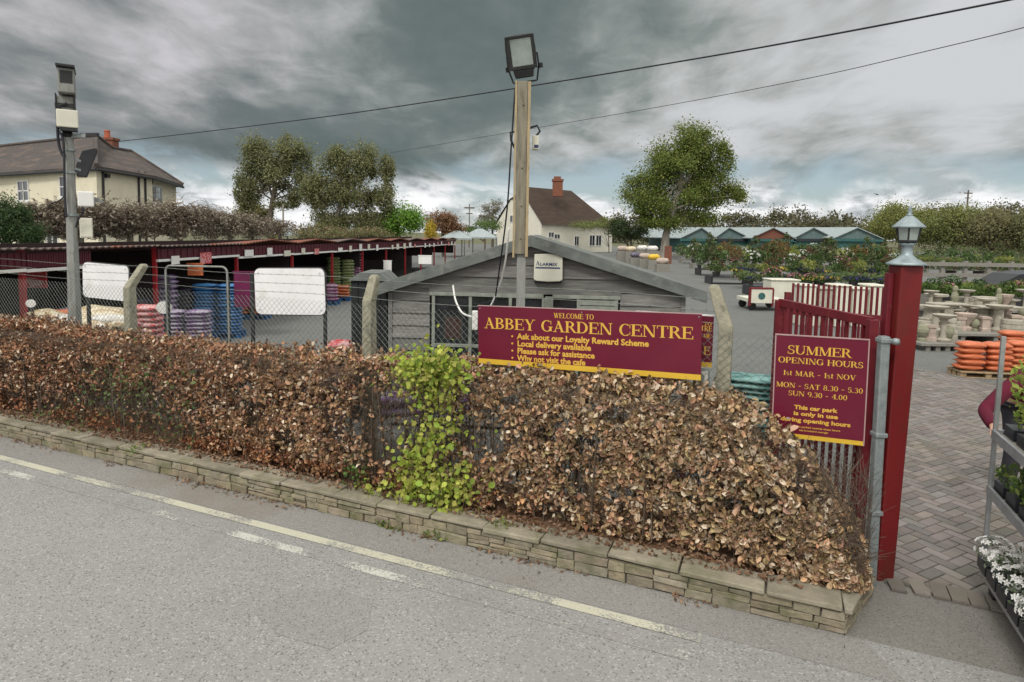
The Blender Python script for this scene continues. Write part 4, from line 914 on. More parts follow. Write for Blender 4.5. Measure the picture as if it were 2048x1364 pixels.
cable('looped_cable', 'white cable curving down across the left shed window', [P(906, 570, 7.6), P(911, 600, 7.5), P(924, 625, 7.3), P(945, 634, 7.0), P(958, 634, 6.6)], .012, 'white')
q = P(944, 640, 6.1); b = MB(); b.box(q.x, q.x + .055, q.y, q.y + .04, q.z - .1, q.z + .09); o = b.build('white_junction_box', 'white', None, bevel=.006); tag(o, 'small white upright box at the left end of the welcome sign', 'junction box')
q = P(1372, 775, 5.6); b = MB(); b.box(q.x - .025, q.x + .025, q.y - .02, q.y + .02, 0, q.z + .06); o = b.build('magenta_stake', 'magenta', None, bevel=.004); tag(o, 'short magenta stake showing under the right end of the welcome sign', 'stake')

# ------------------------------------------------------------------ camera pole on the left
Yc = 8.25; b0, b1 = P(150, 640, Yc), P(138, 275, Yc); dirp = (b1 - b0) / (b1.z - b0.z); base = b0 - dirp * b0.z
cp = thing('camera_pole', 'leaning grey concrete pole carrying surveillance gear, behind the hedge at left', 'pole', (base.x, base.y, 0))
b = MB(); b.tube([base, b0, b1], [.085, .078, .05], 8); b.build('shaft', 'greypole', cp)
TP = Matrix.Translation((b1.x, Yc, 0)) @ Matrix.Rotation(R(33), 4, 'Z') @ Matrix.Translation((-b1.x, -Yc, 0))
b = MB()
for py in (300, 345, 430): q = P(141 + (py - 300) * .03, py, Yc); b.tube([q - dirp * .012, q + dirp * .012], .075 - (430 - py) * .0001, 10)
b.build('strap', 'galv', cp)
top = b1
def xz(px, py, dy=0): return P(px, py, Yc + dy)
cm = thing('surveillance_camera', 'black and white box camera on top of the leaning grey pole', 'camera', xz(134, 205))
p = xz(133, 170); k = Yc / F
b = MB(TP); b.box(p.x - 13 * k, p.x + 14 * k, Yc - .22, Yc + .2, p.z - 20 * k, p.z + 26 * k); b.build('housing', 'greypole', cm, bevel=.012)
b = MB(TP); b.box(p.x - 14.5 * k, p.x + 15.5 * k, Yc - .30, Yc + .21, p.z + 26.5 * k, p.z + 31 * k); b.build('sun_shield', 'black', cm, bevel=.004)
b = MB(TP); b.box(p.x - 9 * k, p.x + 11 * k, Yc - .226, Yc - .2205, p.z - 2 * k, p.z + 21 * k); b.build('lens_window', 'black', cm)
b = MB(TP); p = xz(133, 232)
b.box(p.x - 14 * k, p.x + 14 * k, Yc - .08, Yc + .08, p.z - 26 * k, p.z + 36 * k); b.build('motor_head', 'greypole', cm, bevel=.012)
b = MB(TP); b.box(p.x - 17 * k, p.x + 15 * k, Yc - .09, Yc + .06, p.z + 14 * k, p.z + 22 * k); b.box(p.x - 16 * k, p.x - 14.2 * k, Yc - .1, Yc + .1, p.z - 10 * k, p.z + 40 * k); b.box(p.x + 14.2 * k, p.x + 16 * k, Yc - .1, Yc + .1, p.z - 10 * k, p.z + 40 * k); b.lathe([(.05, 0), (.08, .03), (.05, .07), (.03, .1)], 10, (p.x + .005, Yc, p.z - 26 * k - .1)); b.build('yoke', 'black', cm)
ub = thing('equipment_box', 'upper cream equipment box fixed just below the surveillance camera', 'equipment box', xz(134, 250)); p = xz(135, 232)
p = xz(135, 230); 
b = MB(TP); z1_, z0_ = xz(135, 212).z - .12, xz(135, 258).z; b.box(p.x - 17 * k, p.x + 18 * k, Yc - .17, Yc - .091, z0_, z1_ + .05); b.build('box', 'cream', ub, bevel=.012)
b = MB(TP); b.box(p.x - 12 * k, p.x + 16 * k, Yc - .16, Yc - .02, z0_ - .04, z0_ - .003); b.build('bracket', 'black', ub)
mb_ = thing('mounted_camera', 'small dark camera on a bracket below the upper equipment box', 'camera', xz(150, 270)); b = MB(TP)
b.beam(xz(140, 272), xz(152, 268, -.15), .05, .05); b.build('arm', 'galv', mb_); b = MB(TP); b.beam(xz(148, 268, -.1), xz(160, 264, -.25), .045, .045); b.build('camera_body', 'black', mb_)
ir = thing('infrared_lamp', 'dark grey tilted lamp housing on the right of the leaning pole', 'lamp', xz(160, 320)); b = MB(TP)
b.prism([xz(151, 352), xz(168, 352), xz(186, 300), xz(184, 292), xz(160, 300), xz(150, 330)], (0, .22, 0)); b.build('housing', 'navy' if False else 'traydark', ir, bevel=.01)
b = MB(TP); b.beam(xz(145, 315, .02), xz(160, 322, .02), .04, .03); b.beam(xz(145, 335, .02), xz(160, 340, .02), .04, .03); b.build('bracket', 'galv', ir)
wb = thing('equipment_box', 'white equipment box with small camera halfway up the leaning pole', 'equipment box', xz(155, 415)); p0, p1 = xz(154, 413), xz(180, 383)
b = MB(TP); b.box(p0.x, p1.x, Yc - .12, Yc + .05, p0.z, p1.z); b.build('box', 'white', wb, bevel=.014)
b = MB(TP); b.beam(xz(180, 400), xz(186, 398), .05, .07); b.beam(xz(184, 396), xz(195, 404), .05, .05); b.build('camera_body', 'greypole', wb)
lb = thing('equipment_box', 'lowest pale box on the leaning pole, just above the stall roofs', 'equipment box', xz(160, 475)); p0, p1 = xz(158, 476), xz(178, 436)
b = MB(TP); b.box(p0.x, p1.x, Yc - .08, Yc + .06, p0.z, p1.z); b.build('box', 'cream', lb, bevel=.008); b = MB(TP); b.box(p0.x + .01, p1.x - .01, Yc - .088, Yc - .081, p0.z + .02, p1.z - .02); b.build('door', 'cream', lb)
cable('black_cable', 'long black cable looping down the left side of the leaning pole from the upper box', [xz(133, 207, -.12), xz(119, 214, -.12), xz(115, 245, -.12), xz(117, 285, -.1), xz(124, 308, -.1), xz(130, 312, -.1)], .017, 'rubber')
cable('black_cable', 'short black cable bowed beside the narrow top of the leaning pole', [xz(117, 262, -.1), xz(125, 275, -.1), xz(128, 300, -.1), xz(129, 350, -.1), xz(130, 400, -.1), xz(133, 435, -.1)], .014, 'rubber')
cable('black_cable', 'thin black cable branching out low on the left of the leaning pole', [xz(131, 390, -.1), xz(118, 402, -.1), xz(103, 407, -.05), xz(95, 420)], .009, 'rubber')
cable('black_cable', 'black cable hanging between the two pale lower boxes of the leaning pole', [xz(165, 413, -.08), xz(166, 425, -.08), xz(156, 440, -.08), xz(152, 455, -.08)], .012, 'rubber')

# ------------------------------------------------------------------ blank white boards behind the fence
def rrect(x0, x1, z0, z1, r, n=5):
    ps = []
    for cx_, cz_, a0 in ((x1 - r, z1 - r, 0), (x0 + r, z1 - r, 90), (x0 + r, z0 + r, 180), (x1 - r, z0 + r, 270)):
        for i in range(n + 1): a = R(a0 + 90 * i / n); ps.append((cx_ + r * math.cos(a), cz_ + r * math.sin(a)))
    return ps
def board(label, tlp, trp, h_px, Ya, Yb, legs, empty=False, name='notice_board', framecol='black', m_='signwhite'):
    a, c = P(*tlp, Ya), P(*trp, Yb); h = h_px * Ya / F; d = (c - a); zt_ = (a.z + c.z) / 2; d.z = 0; w = d.length; d.normalize(); nrm = Vector((d.y, -d.x, 0))
    T = Matrix((d, Vector((-d.y, d.x, 0)), Vector((0, 0, 1)))).transposed().to_4x4(); T.translation = (a.x, a.y, zt_ - h)
    tilt = math.atan2(c.z - a.z, w); T = T @ Matrix.Translation((w / 2, 0, h / 2)) @ Matrix.Rotation(-tilt, 4, 'Y') @ Matrix.Translation((-w / 2, 0, -h / 2))
    t_ = thing(name, label, 'notice board' if not empty else 'sign frame', (a.x, a.y, 0))
    if not empty:
        b = MB(T); b.prism([(x, 0, z) for x, z in rrect(0, w, 0, h, .07)], (0, .012, 0)); b.build('panel', m_, t_)
    b = MB(T); path = [(x, .018, z) for x, z in rrect(-.006, w + .006, -.005, h + .006, .076)]; b.tube(path + [path[0]], .007 if not empty else .013, 6); b.build('rim', framecol, t_)
    if not empty:
        for fx, fz in ((.06, .9), (.94, .9), (.06, .1), (.94, .1)): b = MB(T); b.lathe([(.010, 0), (.008, .004)], 8, (fx * w, -.004, fz * h)); b.build('bolt', 'galv', t_)
    for fx in legs:
        p_ = T @ Vector((fx * w, .035, h * .9)); b = MB(); b.beam((p_.x, p_.y, 0), p_, .035, .035); b.build('leg', 'black', t_)
    return t_
board('blank white board nearer the leaning pole, tilted, edged in black', (164, 524), (255, 532), 70, 7.95, 7.75, (0.04,))
board('larger blank white board on two black legs, left of the black cabinet', (509, 537), (649, 537), 92, 7.1, 6.95, (-.06, .99))
board('empty dark hoop frame between the two blank white boards', (330, 532), (452, 535), 200, 7.9, 7.7, (0, 1), True, 'sign_frame', 'greypole')
for px, py, r, Y, lab in ((61, 607, 10, 8.6, 'small round white disc sign by the leftmost red stall post'), (328, 615, 16, 8.0, 'round white disc sign beside the purple sacks')):
    p_ = P(px, py, Y); t_ = thing('disc_sign', lab, 'sign', (p_.x, p_.y, 0)); b = MB(); rr = r * Y / F
    b.prism([(p_.x + rr * math.cos(2 * math.pi * i / 24), p_.y, p_.z + rr * .8 * math.sin(2 * math.pi * i / 24)) for i in range(24)], (0, .012, 0)); b.build('disc', 'white', t_)
    b = MB(); b.beam((p_.x, p_.y + .03, 0), (p_.x, p_.y + .03, p_.z + rr * .5), .03, .03); b.build('leg', 'black', t_)

# ------------------------------------------------------------------ row of market stalls
def sp(y, dx=0, z=0): return Vector((-8.6 + .11 * y + dx, y, z))
BAY = [9.6 + 2.99 * i for i in range(12)]
ex = Vector((.11, 1, 0)).normalized(); ey = Vector((-1, .11, 0)).normalized()
ORD = ['first', 'second', 'third', 'fourth', 'fifth', 'sixth', 'seventh', 'eighth', 'ninth', 'tenth', 'eleventh', 'twelfth']
for i, y in enumerate([6.6] + BAY[:-1]):
    a, c = sp(y), sp(y + 2.99); zc_ = 2.12 - .012 * i; D = 3.0; peak = 0 if i < 3 else .10
    nm_ = 'roofed sales bay, %s from the left end of the red stall row' % ORD[i]
    st = thing('market_stall', nm_, 'stall', (c.x, c.y, 0), 'open red sales bays along the yard')
    b = MB(); b.beam((c.x, c.y, 0), (c.x, c.y, zc_ - .02), .07, .07); b.build('post', 'postred', st)
    # roof: corrugated sheet, low peak in the middle
    b = MB(); n = 40; vs = []
    for k in range(n + 1):
        t = k / n; p_ = a + (c - a) * t; rz_ = zc_ + peak * (1 - abs(2 * t - 1)) + (.012 if k % 2 else -.012)
        f_ = p_ - ey * .18; g_ = p_ + ey * D; vs += [(f_.x, f_.y, rz_ + .02), (g_.x, g_.y, rz_ - .22 - peak * (1 - abs(2 * t - 1)) * .5), (f_.x, f_.y, rz_ - .0), (g_.x, g_.y, rz_ - .24 - peak * (1 - abs(2 * t - 1)) * .5)]
    b.add(vs, [(4 * k, 4 * k + 1, 4 * k + 5, 4 * k + 4) for k in range(n)] + [(4 * k + 2, 4 * k + 6, 4 * k + 7, 4 * k + 3) for k in range(n)] + [(4 * k, 4 * k + 4, 4 * k + 6, 4 * k + 2) for k in range(n)])
    b.build('roof', 'stallroof' if i < 3 or i % 3 == 2 else 'rusttile', st)
    fh = .24 if i != 2 else .20; cf = c if i != 1 else a + (c - a) * .42
    b = MB(); b.beam(a + Vector((0, 0, zc_ - fh / 2 - .05)) - ey * .06, cf + Vector((0, 0, zc_ - fh / 2 - .05)) - ey * .06, .03, fh)
    nr = 26 if i < 2 else 14
    for k in range(nr):
        p_ = a + (cf - a) * ((k + .5) / nr) - ey * .08; b.beam(p_ + Vector((0, 0, zc_ - fh - .04)), p_ + Vector((0, 0, zc_ - .06)), .02, .04)
    b.build('fascia', 'stallmaroon', st)
    b = MB(); b.beam(a + Vector((0, 0, zc_ - fh - .085)) - ey * .06, cf + Vector((0, 0, zc_ - fh - .085)) - ey * .06, .05, .05); b.build('gutter_rail', 'white', st)
    b = MB(); p0, p1 = a + ey * D, c + ey * D; b.beam(p0 + Vector((0, 0, 1.05)), p1 + Vector((0, 0, 1.05)), .04, 2.1); b.build('back_panel', 'stalldark', st)
    if i % 2 == 1:
        b = MB(); p0 = c + ey * .1; b.beam(c + ey * .1 + Vector((0, 0, 1.4)), c + ey * D + Vector((0, 0, 1.4)), .03, .7); b.build('side_panel', 'stalldark', st)
    for k in range(2 + i % 2):
        if i in (1,): continue
        t = (.12 + .33 * k + .07 * random.random()); p_ = a + (c - a) * t - ey * .115; ww = random.uniform(.22, .42); hh = random.uniform(.14, .26); z = zc_ - .30 + random.uniform(0, .1)
        b = MB(); b.beam(p_ + Vector((0, 0, z)) - ex * ww / 2, p_ + Vector((0, 0, z)) + ex * ww / 2, .015, hh); b.build('price_card', random.choice(['white', 'cream', 'white', 'sack_red']), st)
    if i == 2: pass
for (px, py, w, h, Y, m_, lab) in ((72, 560, 40, 32, 10.6, 'sack_red', 'bright red panel hanging in the first bay left of the leaning pole'), (490, 580, 44, 70, 14.0, 'magenta', 'magenta and plum banner hanging left of the larger blank white board'), (390, 540, 30, 22, 13.5, 'sack_orange', 'orange card hanging in the bay behind the empty hoop frame'),
                                   (775, 535, 16, 26, 26.0, 'white', 'white poster in a bay right of the black cabinet top'), (850, 520, 26, 16, 24, 'white', 'white table top panel near the far bays, above the shed roof')):
    p_ = P(px, py, Y); k = Y / F; b = MB(); b.box(p_.x - w * k / 2, p_.x + w * k / 2, Y, Y + .03, p_.z - h * k / 2, p_.z + h * k / 2); b.box(p_.x - w * k / 2 - .02, p_.x + w * k / 2 + .02, Y - .01, Y + .04, p_.z + h * k / 2, p_.z + h * k / 2 + .03); o = b.build('hanging_banner', m_); tag(o, lab, 'banner')

# ------------------------------------------------------------------ sacks and pallets
def sackmesh(w, d, h, seed):
    rs = random.Random(seed); bm = bmesh.new(); nx, ny = 9, 6; top = []; bot = []
    def pt(i, j, sgn):
        u, v = 2 * i / nx - 1, 2 * j / ny - 1
        e_ = (1 - abs(u) ** 3.5) * (1 - abs(v) ** 3); lump = 1 + .15 * math.sin(5 * u + seed) * math.cos(4 * v + seed * 2)
        return (u * w / 2 * (1 - .06 * (abs(v) ** 3)), v * d / 2 * (1 - .05 * abs(u) ** 3), sgn * h / 2 * max(e_, .0) ** .6 * lump)
    T_ = [[bm.verts.new(pt(i, j, 1)) for j in range(ny + 1)] for i in range(nx + 1)]
    B_ = [[T_[i][j] if i in (0, nx) or j in (0, ny) else bm.verts.new(pt(i, j, -1)) for j in range(ny + 1)] for i in range(nx + 1)]
    for i in range(nx):
        for j in range(ny):
            bm.faces.new((T_[i][j], T_[i + 1][j], T_[i + 1][j + 1], T_[i][j + 1])); bm.faces.new((B_[i][j], B_[i][j + 1], B_[i + 1][j + 1], B_[i + 1][j]))
    me = bpy.data.meshes.new('sack'); bm.to_mesh(me); bm.free(); me.polygons.foreach_set('use_smooth', [True] * len(me.polygons)); return me
SM = {}
def sack(m_, loc, rz, label, group, dims=(.62, .40, .14), tilt=(0, 0)):
    key = (m_, dims, random.randint(0, 1))
    if key not in SM: me = sackmesh(*dims, key[2] + 1); me.materials.append(M[m_]); SM[key] = me
    o = bpy.data.objects.new('sack', SM[key]); COL.objects.link(o); o.location = loc; o.rotation_euler = (tilt[0], tilt[1], rz); return tag(o, label, 'sack', group)
def pallet(x, y, rz, label, m_='pallet', w=1.2, d=1.0, group='loading pallets'):
    t_ = thing('pallet', label, 'pallet', (x, y, 0), group, 0); T = Matrix.Translation((x, y, 0)) @ Matrix.Rotation(rz, 4, 'Z')
    b = MB(T)
    for k in range(7): q = -d / 2 + d * (k + .5) / 7; b.box(-w / 2, w / 2, q - .05, q + .05, .10, .122)
    b.build('deck_boards', m_, t_); b = MB(T)
    for i in (-1, 0, 1):
        for j in (-1, 0, 1): b.box(i * (w / 2 - .06) - .05, i * (w / 2 - .06) + .05, j * (d / 2 - .06) - .05, j * (d / 2 - .06) + .05, .02, .0995)
        b.box(-w / 2, w / 2, i * (d / 2 - .06) - .05, i * (d / 2 - .06) + .05, 0, .0195)
    b.build('blocks', m_, t_); return t_
def stack(x, y, rz, m_, layers, label, dims=(.60, .38, .12), per=(2, 2), z0=.12, pl='pallet', jit=.02, plabel=None):
    if pl: pallet(x, y, rz, plabel or ('pallet under the ' + label), pl, per[0] * dims[0] + .05, per[1] * dims[1] + .08)
    T = Matrix.Translation((x, y, 0)) @ Matrix.Rotation(rz, 4, 'Z')
    for l in range(layers):
        for i in range(per[0]):
            for j in range(per[1]):
                if per[1] > 1 and j == per[1] - 1 and l < layers - 2 and y > 10 and per[0] > 1 and i > 0 and i < per[0] - 1: continue
                p_ = T @ Vector(((i - (per[0] - 1) / 2) * dims[0] + random.uniform(-jit, jit), (j - (per[1] - 1) / 2) * dims[1] + random.uniform(-jit, jit), z0 + dims[2] * (.46 + .86 * l)))
                sack(m_, p_, rz + random.uniform(-.06, .06), 'sack in the ' + label, label, dims)
# red, purple and blue stacks by the leftmost fence posts
def at(px, Y): return P(px, 600, Y).x
stack(at(292, 10.2), 10.2, .1, 'sack_red', 12, 'bright red stack right of the leftmost concrete fence post', (.48, .40, .105), (1, 1))
stack(at(305, 13.4), 13.4, .1, 'sack_purple', 13, 'dark purple stack behind the bright red one', (.5, .4, .12), (2, 1), pl=None)
stack(at(372, 11.8), 11.8, .15, 'sack_purple', 11, 'purple stack between the red one and the blue one', (.44, .38, .085), (2, 1))
stack(at(436, 14.2), 14.2, .12, 'sack_blue', 15, 'blue stack under the empty hoop frame', (.52, .42, .085), (2, 1), pl='bluepallet')
stack(at(500, 17.2), 17.2, .1, 'sack_orange', 4, 'low orange stack on a blue pallet behind the magenta banner', (.5, .42, .12), (2, 1), pl='bluepallet')
stack(at(530, 19.3), 19.3, .1, 'sack_dark', 2, 'low dark stack on a blue pallet behind the larger blank board', (.5, .42, .12), (3, 1), pl='bluepallet')
stack(at(662, 20.8), 20.8, .1, 'sack_pink', 5, 'pink stack right of the larger blank board', (.5, .42, .13), (1, 1), pl='bluepallet')
stack(at(685, 22.0), 22.0, .1, 'sack_orange', 4, 'orange-red stack at the edge of the yard, left of the black cabinet', (.5, .42, .12), (1, 1), pl='bluepallet')
stack(at(662, 23.2), 23.6, .1, 'sack_green', 12, 'tall green and yellow stack in a far bay', (.5, .42, .13), (1, 1), pl=None)
stack(at(684, 23.2), 24.0, .1, 'sack_green', 11, 'second tall green stack, beside the pink tower', (.5, .42, .13), (1, 1), pl=None)
stack(at(704, 24.6), 25.0, .1, 'sack_pink', 13, 'tall pink tower left of the black cabinet top', (.5, .42, .13), (1, 1), pl=None)
stack(at(345, 15.8), 15.8, .1, 'sack_dark', 8, 'dark stack deep in the bay behind the disc sign', (.9, .42, .12), (1, 1), pl=None)
stack(at(250, 12.2), 12.6, .1, 'sack_dark', 7, 'dark stack deep in the bay behind the nearer blank board', (.9, .42, .12), (1, 1), pl=None)
stack(-.95, 6.75, .2, 'sack_purple', 2, 'purple stack glimpsed through the hedge', (.5, .4, .13), (2, 1), pl=None, z0=.5)
stack(at(600, 6.9), 6.9, -.3, 'sack_purple', 7, 'purple stack behind the thin part of the hedge left of the cabinet', (.5, .4, .13), (2, 1))
stack(at(682, 8.9), 8.9, .3, 'sack_red', 7, 'red and white stack at the left foot of the black cabinet', (.45, .38, .13), (1, 1))
stack(at(560, 7.2), 7.5, -.3, 'sack_dark', 5, 'dark stack behind the thin part of the hedge', (.5, .4, .13), (2, 1))
# heap of cream sacks
for (px, py, Y, rz, m_, tl_, lab, dm) in (
    (205, 636, 9.3, .2, 'sack_cream', (.1, .1), 'biggest tan sack on top of the cream heap, right of the leaning pole', (.75, .5, .26)),
    (105, 640, 9.2, -.3, 'sack_cream', (0, .25), 'leftmost cream sack of the heap, sloping down left', (.62, .4, .16)),
    (130, 632, 9.5, .5, 'sack_orange', (0, -.1), 'tan-orange sack on the left part of the heap', (.6, .4, .14)),
    (140, 645, 9.1, .1, 'sack_white', (0, 0), 'white sack of the heap just left of the leaning pole', (.62, .42, .15)),
    (226, 644, 9.0, .15, 'sack_white', (0, .06), 'long white sack right of the big tan one', (.62, .3, .13)),
    (190, 652, 8.95, 0, 'sack_cream', (0, .15), 'tan sack in the middle row of the heap', (.62, .4, .16)),
    (228, 660, 8.9, -.4, 'sack_cream', (0, -.2), 'cream sack leaning against the concrete post', (.5, .3, .16)),
    (182, 662, 8.8, .1, 'sack_white', (0, 0), 'lowest white sack of the heap, right of the leaning pole', (.6, .35, .13)),
    (125, 660, 8.9, 0, 'sack_white', (0, 0), 'lowest white sack of the heap, left of the leaning pole', (.7, .4, .14)),
    (155, 628, 9.6, 0, 'sack_dark', (0, 0), 'dark grey sack at the back of the cream heap', (.6, .4, .14)),
    (245, 655, 9.1, .9, 'sack_red', (0, 0), 'red-edged sack partly behind the concrete post', (.5, .35, .14))):
    sack(m_, P(px, py - 5, Y), rz, lab, 'cream sacks in the heap behind the left of the hedge', dm, tl_)
for i, (px, m_) in enumerate(((95, 'sack_cream'), (150, 'sack_white'), (205, 'sack_cream'))):
    stack(at(px, 9.4), 9.4, 0, m_, 6, '%s supporting stack under the cream heap' % ('left', 'middle', 'right')[i], (.60, .42, .14), (1, 1), plabel='pallet under the %s third of the cream heap' % ('left', 'middle', 'right')[i])
# teal stack by the right concrete post
stack(P(1500, 780, 6.6).x, 6.7, -.35, 'sack_teal', 15, 'teal striped stack between the concrete post and the opening-hours sign', (.66, .42, .068), (1, 1))

# ------------------------------------------------------------------ houses
def on_plane(px, py, A, Bp):            # sight line against the vertical wall through A and Bp
    A, Bp = Vector(A), Vector(Bp); n = Vector((Bp.y - A.y, A.x - Bp.x, 0)).normalized(); d = ray(px, py); o = Vector((0, 0, EYE)); return o + d * ((A - o).dot(n) / d.dot(n))
def window(house, A, Bp, x0, y0, x1, y1, bars=(1, 1), name='window', paneM='glassdark', fm='pvc', sill=True):
    A, Bp = Vector((A[0], A[1], 0)), Vector((Bp[0], Bp[1], 0)); p, q = on_plane(x0, y1, A, Bp), on_plane(x1, y0, A, Bp)
    d = (Bp - A).normalized(); n = Vector((d.y, -d.x, 0)); 
    if n.y > 0 and abs(n.y) > .01: n = -n
    if n.dot(Vector((0, 0, 0)) - A) < 0: n = -n
    w = abs((q - p).dot(d)); h = q.z - p.z; o = p if (q - p).dot(d) > 0 else q; o = Vector((o.x, o.y, p.z))
    T = Matrix((d, -n, Vector((0, 0, 1)))).transposed().to_4x4(); T.translation = o; f = .07 if w > .7 else .05
    b = MB(T); b.box(0, w, -.06, .02, 0, f); b.box(0, w, -.06, .02, h - f, h); b.box(0, f, -.06, .02, f, h - f); b.box(w - f, w, -.06, .02, f, h - f)
    for i in range(1, bars[0] + 1): b.box(w * i / (bars[0] + 1) - f * .4, w * i / (bars[0] + 1) + f * .4, -.05, .015, f, h - f)
    for i in range(1, bars[1] + 1): b.box(f, w - f, -.045, .01, h * i / (bars[1] + 1) - f * .4, h * i / (bars[1] + 1) + f * .4)
    if sill: b.box(-.08, w + .08, -.12, .0, -.07, -.003)
    wo = b.build(name, fm, house); b = MB(T); b.box(f * .9, w - f * .9, -.02, -.012, f * .9, h - f * .9); b.build('pane', 'darkpane', wo); return wo
M['darkpane'] = mat('dark_window_pane', (.02, .022, .03), (.05, .055, .06), 1.5, .08, spec=.8)
def wallstrip(b, pts, z0, z1, thick=.25):
    for a, c in zip(pts[:-1], pts[1:]): a, c = Vector((a[0], a[1], 0)), Vector((c[0], c[1], 0)); b.quad([a + Vector((0, 0, z0)), c + Vector((0, 0, z0)), c + Vector((0, 0, z1)), a + Vector((0, 0, z1))])
A = P(192, 333, 29); ZE = A.z; Bq = P(-60, 352, 36); C_ = P(304, 352, 34.0); D_ = P(352, 370, 40.5); Bk = Bq + (C_ - A) * 1.4
h1 = thing('cream_house', 'large two storey cream rendered house with dark hipped slate roof, at the far left', 'house', (A.x, A.y, 0))
Cb = A + (C_ - A) * 1.0; E_ = D_ + (Bq - A).normalized() * 6
b = MB(); wallstrip(b, [Bk, Bq, A, C_, C_ + (C_ - A).normalized() * .01 + Vector((-.9, .2, 0))], 0, ZE); C2 = P(306, 352, 35.2); wallstrip(b, [C2, D_, E_], 0, ZE); wallstrip(b, [Cb, Bk + Vector((0, 3, 0))], 0, ZE); b.build('wall', 'render', h1, fix=False)
ap1 = P(192, 272, 35); ap0 = P(-60, 300, 41.5); ap2 = P(262, 303, 39.5); ap2b = P(225, 297, 37.0)
def out_(p, k=.45):
    c = Vector((-27, 40, 0)); v = Vector((p.x, p.y, 0)) - c; v.normalize(); return Vector((p.x, p.y, ZE)) + v * k
eB, eA, eC, eD, eE, eBk = out_(Bq), out_(A), out_(C_), out_(D_), out_(E_), out_(Bk)
b = MB(); vv = [eB, eA, eC, ap1, ap0, eD, eE, ap2, ap2b, eBk]
b.add(vv, [(0, 1, 3, 4), (1, 2, 8, 3), (2, 5, 7, 8), (5, 6, 7), (3, 8, 7, 6, 9, 4), (9, 0, 4)])
# tile courses: the roof has a little thickness at the eaves
for p_, q_ in ((eB, eA), (eA, eC), (eC, eD), (eD, eE)): b.quad([p_, q_, q_ - Vector((0, 0, .14)), p_ - Vector((0, 0, .14))])
rf = b.build('roof', 'slate', h1, fix=False)
b = MB()
for p_, q_ in ((ap0, ap1), (ap1, eA), (ap1, ap2b), (ap2b, ap2), (ap2, eD)): b.tube([p_ + Vector((0, 0, .03)), q_ + Vector((0, 0, .03))], .11, 6)
b.build('ridge_tiles', 'slate', rf)
b = MB()
for p_, q_ in ((eB, eA), (eA, eC), (eC, eD)): b.tube([p_ - Vector((0, 0, .16)), q_ - Vector((0, 0, .16))], .075, 6)
b.build('gutter', 'black', h1)
b = MB(); q = P(219, 300, 37.5); z1 = P(219, 281, 37.5).z; b.box(q.x - .38, q.x + .38, q.y - .3, q.y + .3, q.z - 1.0, z1); b.box(q.x - .44, q.x + .44, q.y - .36, q.y + .36, z1 + .002, z1 + .14); ch = b.build('chimney', 'brick', rf)
b = MB(); b.lathe([(.17, 0), (.14, .35), (.17, .37), (.15, .45)], 12, (q.x - .1, q.y, z1 + .14)); b.build('chimney_pot', 'terracotta', ch)
for px, wA, wB, y0, y1 in ((207, A, C_, 341, 425), (278, A, C_, 350, 425), (291, A, C_, 352, 425)):
    p0, p1 = on_plane(px, y0, wA, wB), on_plane(px, y1, wA, wB); b = MB(); off = Vector((.05, -.12, 0)); p1.z = 0; b.tube([Vector((p0.x - .5 * (px == 207), p0.y, p0.z + .2)) + off, p0 + off + Vector((0, 0, -.1)), p1 + off], .06, 7); b.build('drainpipe', 'black', h1)
window(h1, Bq, A, 38, 360, 58, 403, (1, 1)); window(h1, Bq, A, 122, 352, 133, 395, (0, 1)); window(h1, Bq, A, -30, 366, -8, 406, (1, 1))
window(h1, C2, D_, 299.5, 374, 322, 405, (1, 0)); window(h1, Bq, A, 95, 468, 118, 490, (1, 0), name='window'); 
b = MB(); p_ = on_plane(216, 352, A, C_); b.box(p_.x, p_.x + .18, p_.y - .35, p_.y - .1, p_.z - .1, p_.z + .08); b.build('wall_lamp', 'traydark', h1)

K0 = P(1083, 447.6, 80); ZF = K0.z; fd = Vector((.73, .68, 0)).normalized(); gd = Vector((-.68, .73, 0)).normalized(); Lh, Wh = 14.5, 8.6
h2 = thing('white_cottage', 'white cottage with steep brown tiled roof and brick chimney, beyond the timber shed', 'house', (K0.x, K0.y, 0))
k0 = Vector((K0.x, K0.y, 0)); k1 = k0 + fd * Lh; k3 = k0 + gd * Wh; k2 = k1 + gd * Wh; ZR = 8.6
b = MB(); wallstrip(b, [k3, k0, k1, k2], 0, ZF)
r0 = k0 + gd * Wh / 2 + fd * .0; up = Vector((0, 0, 1)); hb = 6.9; tt = (hb - ZF) / (ZR - ZF)
b.quad([k3 + up * ZF, k0 + up * ZF, k0 + gd * Wh / 2 * tt + up * hb, k3 - gd * Wh / 2 * tt + up * hb]); b.build('wall', 'whiterender', h2, fix=False)
b = MB(); ov = .35; a0, a1 = k0 - gd * ov - fd * .2 + up * (ZF - .1), k1 - gd * ov + fd * .3 + up * (ZF - .1); c0, c1 = k3 + gd * ov - fd * .2 + up * (ZF - .1), k2 + gd * ov + fd * .3 + up * (ZF - .1)
ra, rb = r0 + fd * 1.7 + up * ZR, r0 + fd * (Lh - 4.2) + up * ZR; ha, hc = k0 + gd * Wh / 2 * tt - fd * .2 + up * (hb + .1), k3 - gd * Wh / 2 * tt - fd * .2 + up * (hb + .1)
b.add([a0, a1, rb, ra, ha, c0, c1, hc], [(0, 1, 2, 3, 4), (1, 6, 2), (6, 5, 7, 3, 2), (4, 3, 7)]); rf = b.build('roof', 'browntile', h2, fix=False)
cpx = P(1115, 380, 84); b = MB(); z1 = P(1115, 363, 84).z; b.box(cpx.x - .65, cpx.x + .65, cpx.y - .5, cpx.y + .5, ZR - 1.2, z1); b.box(cpx.x - .75, cpx.x + .75, cpx.y - .6, cpx.y + .6, z1 + .002, z1 + .3)
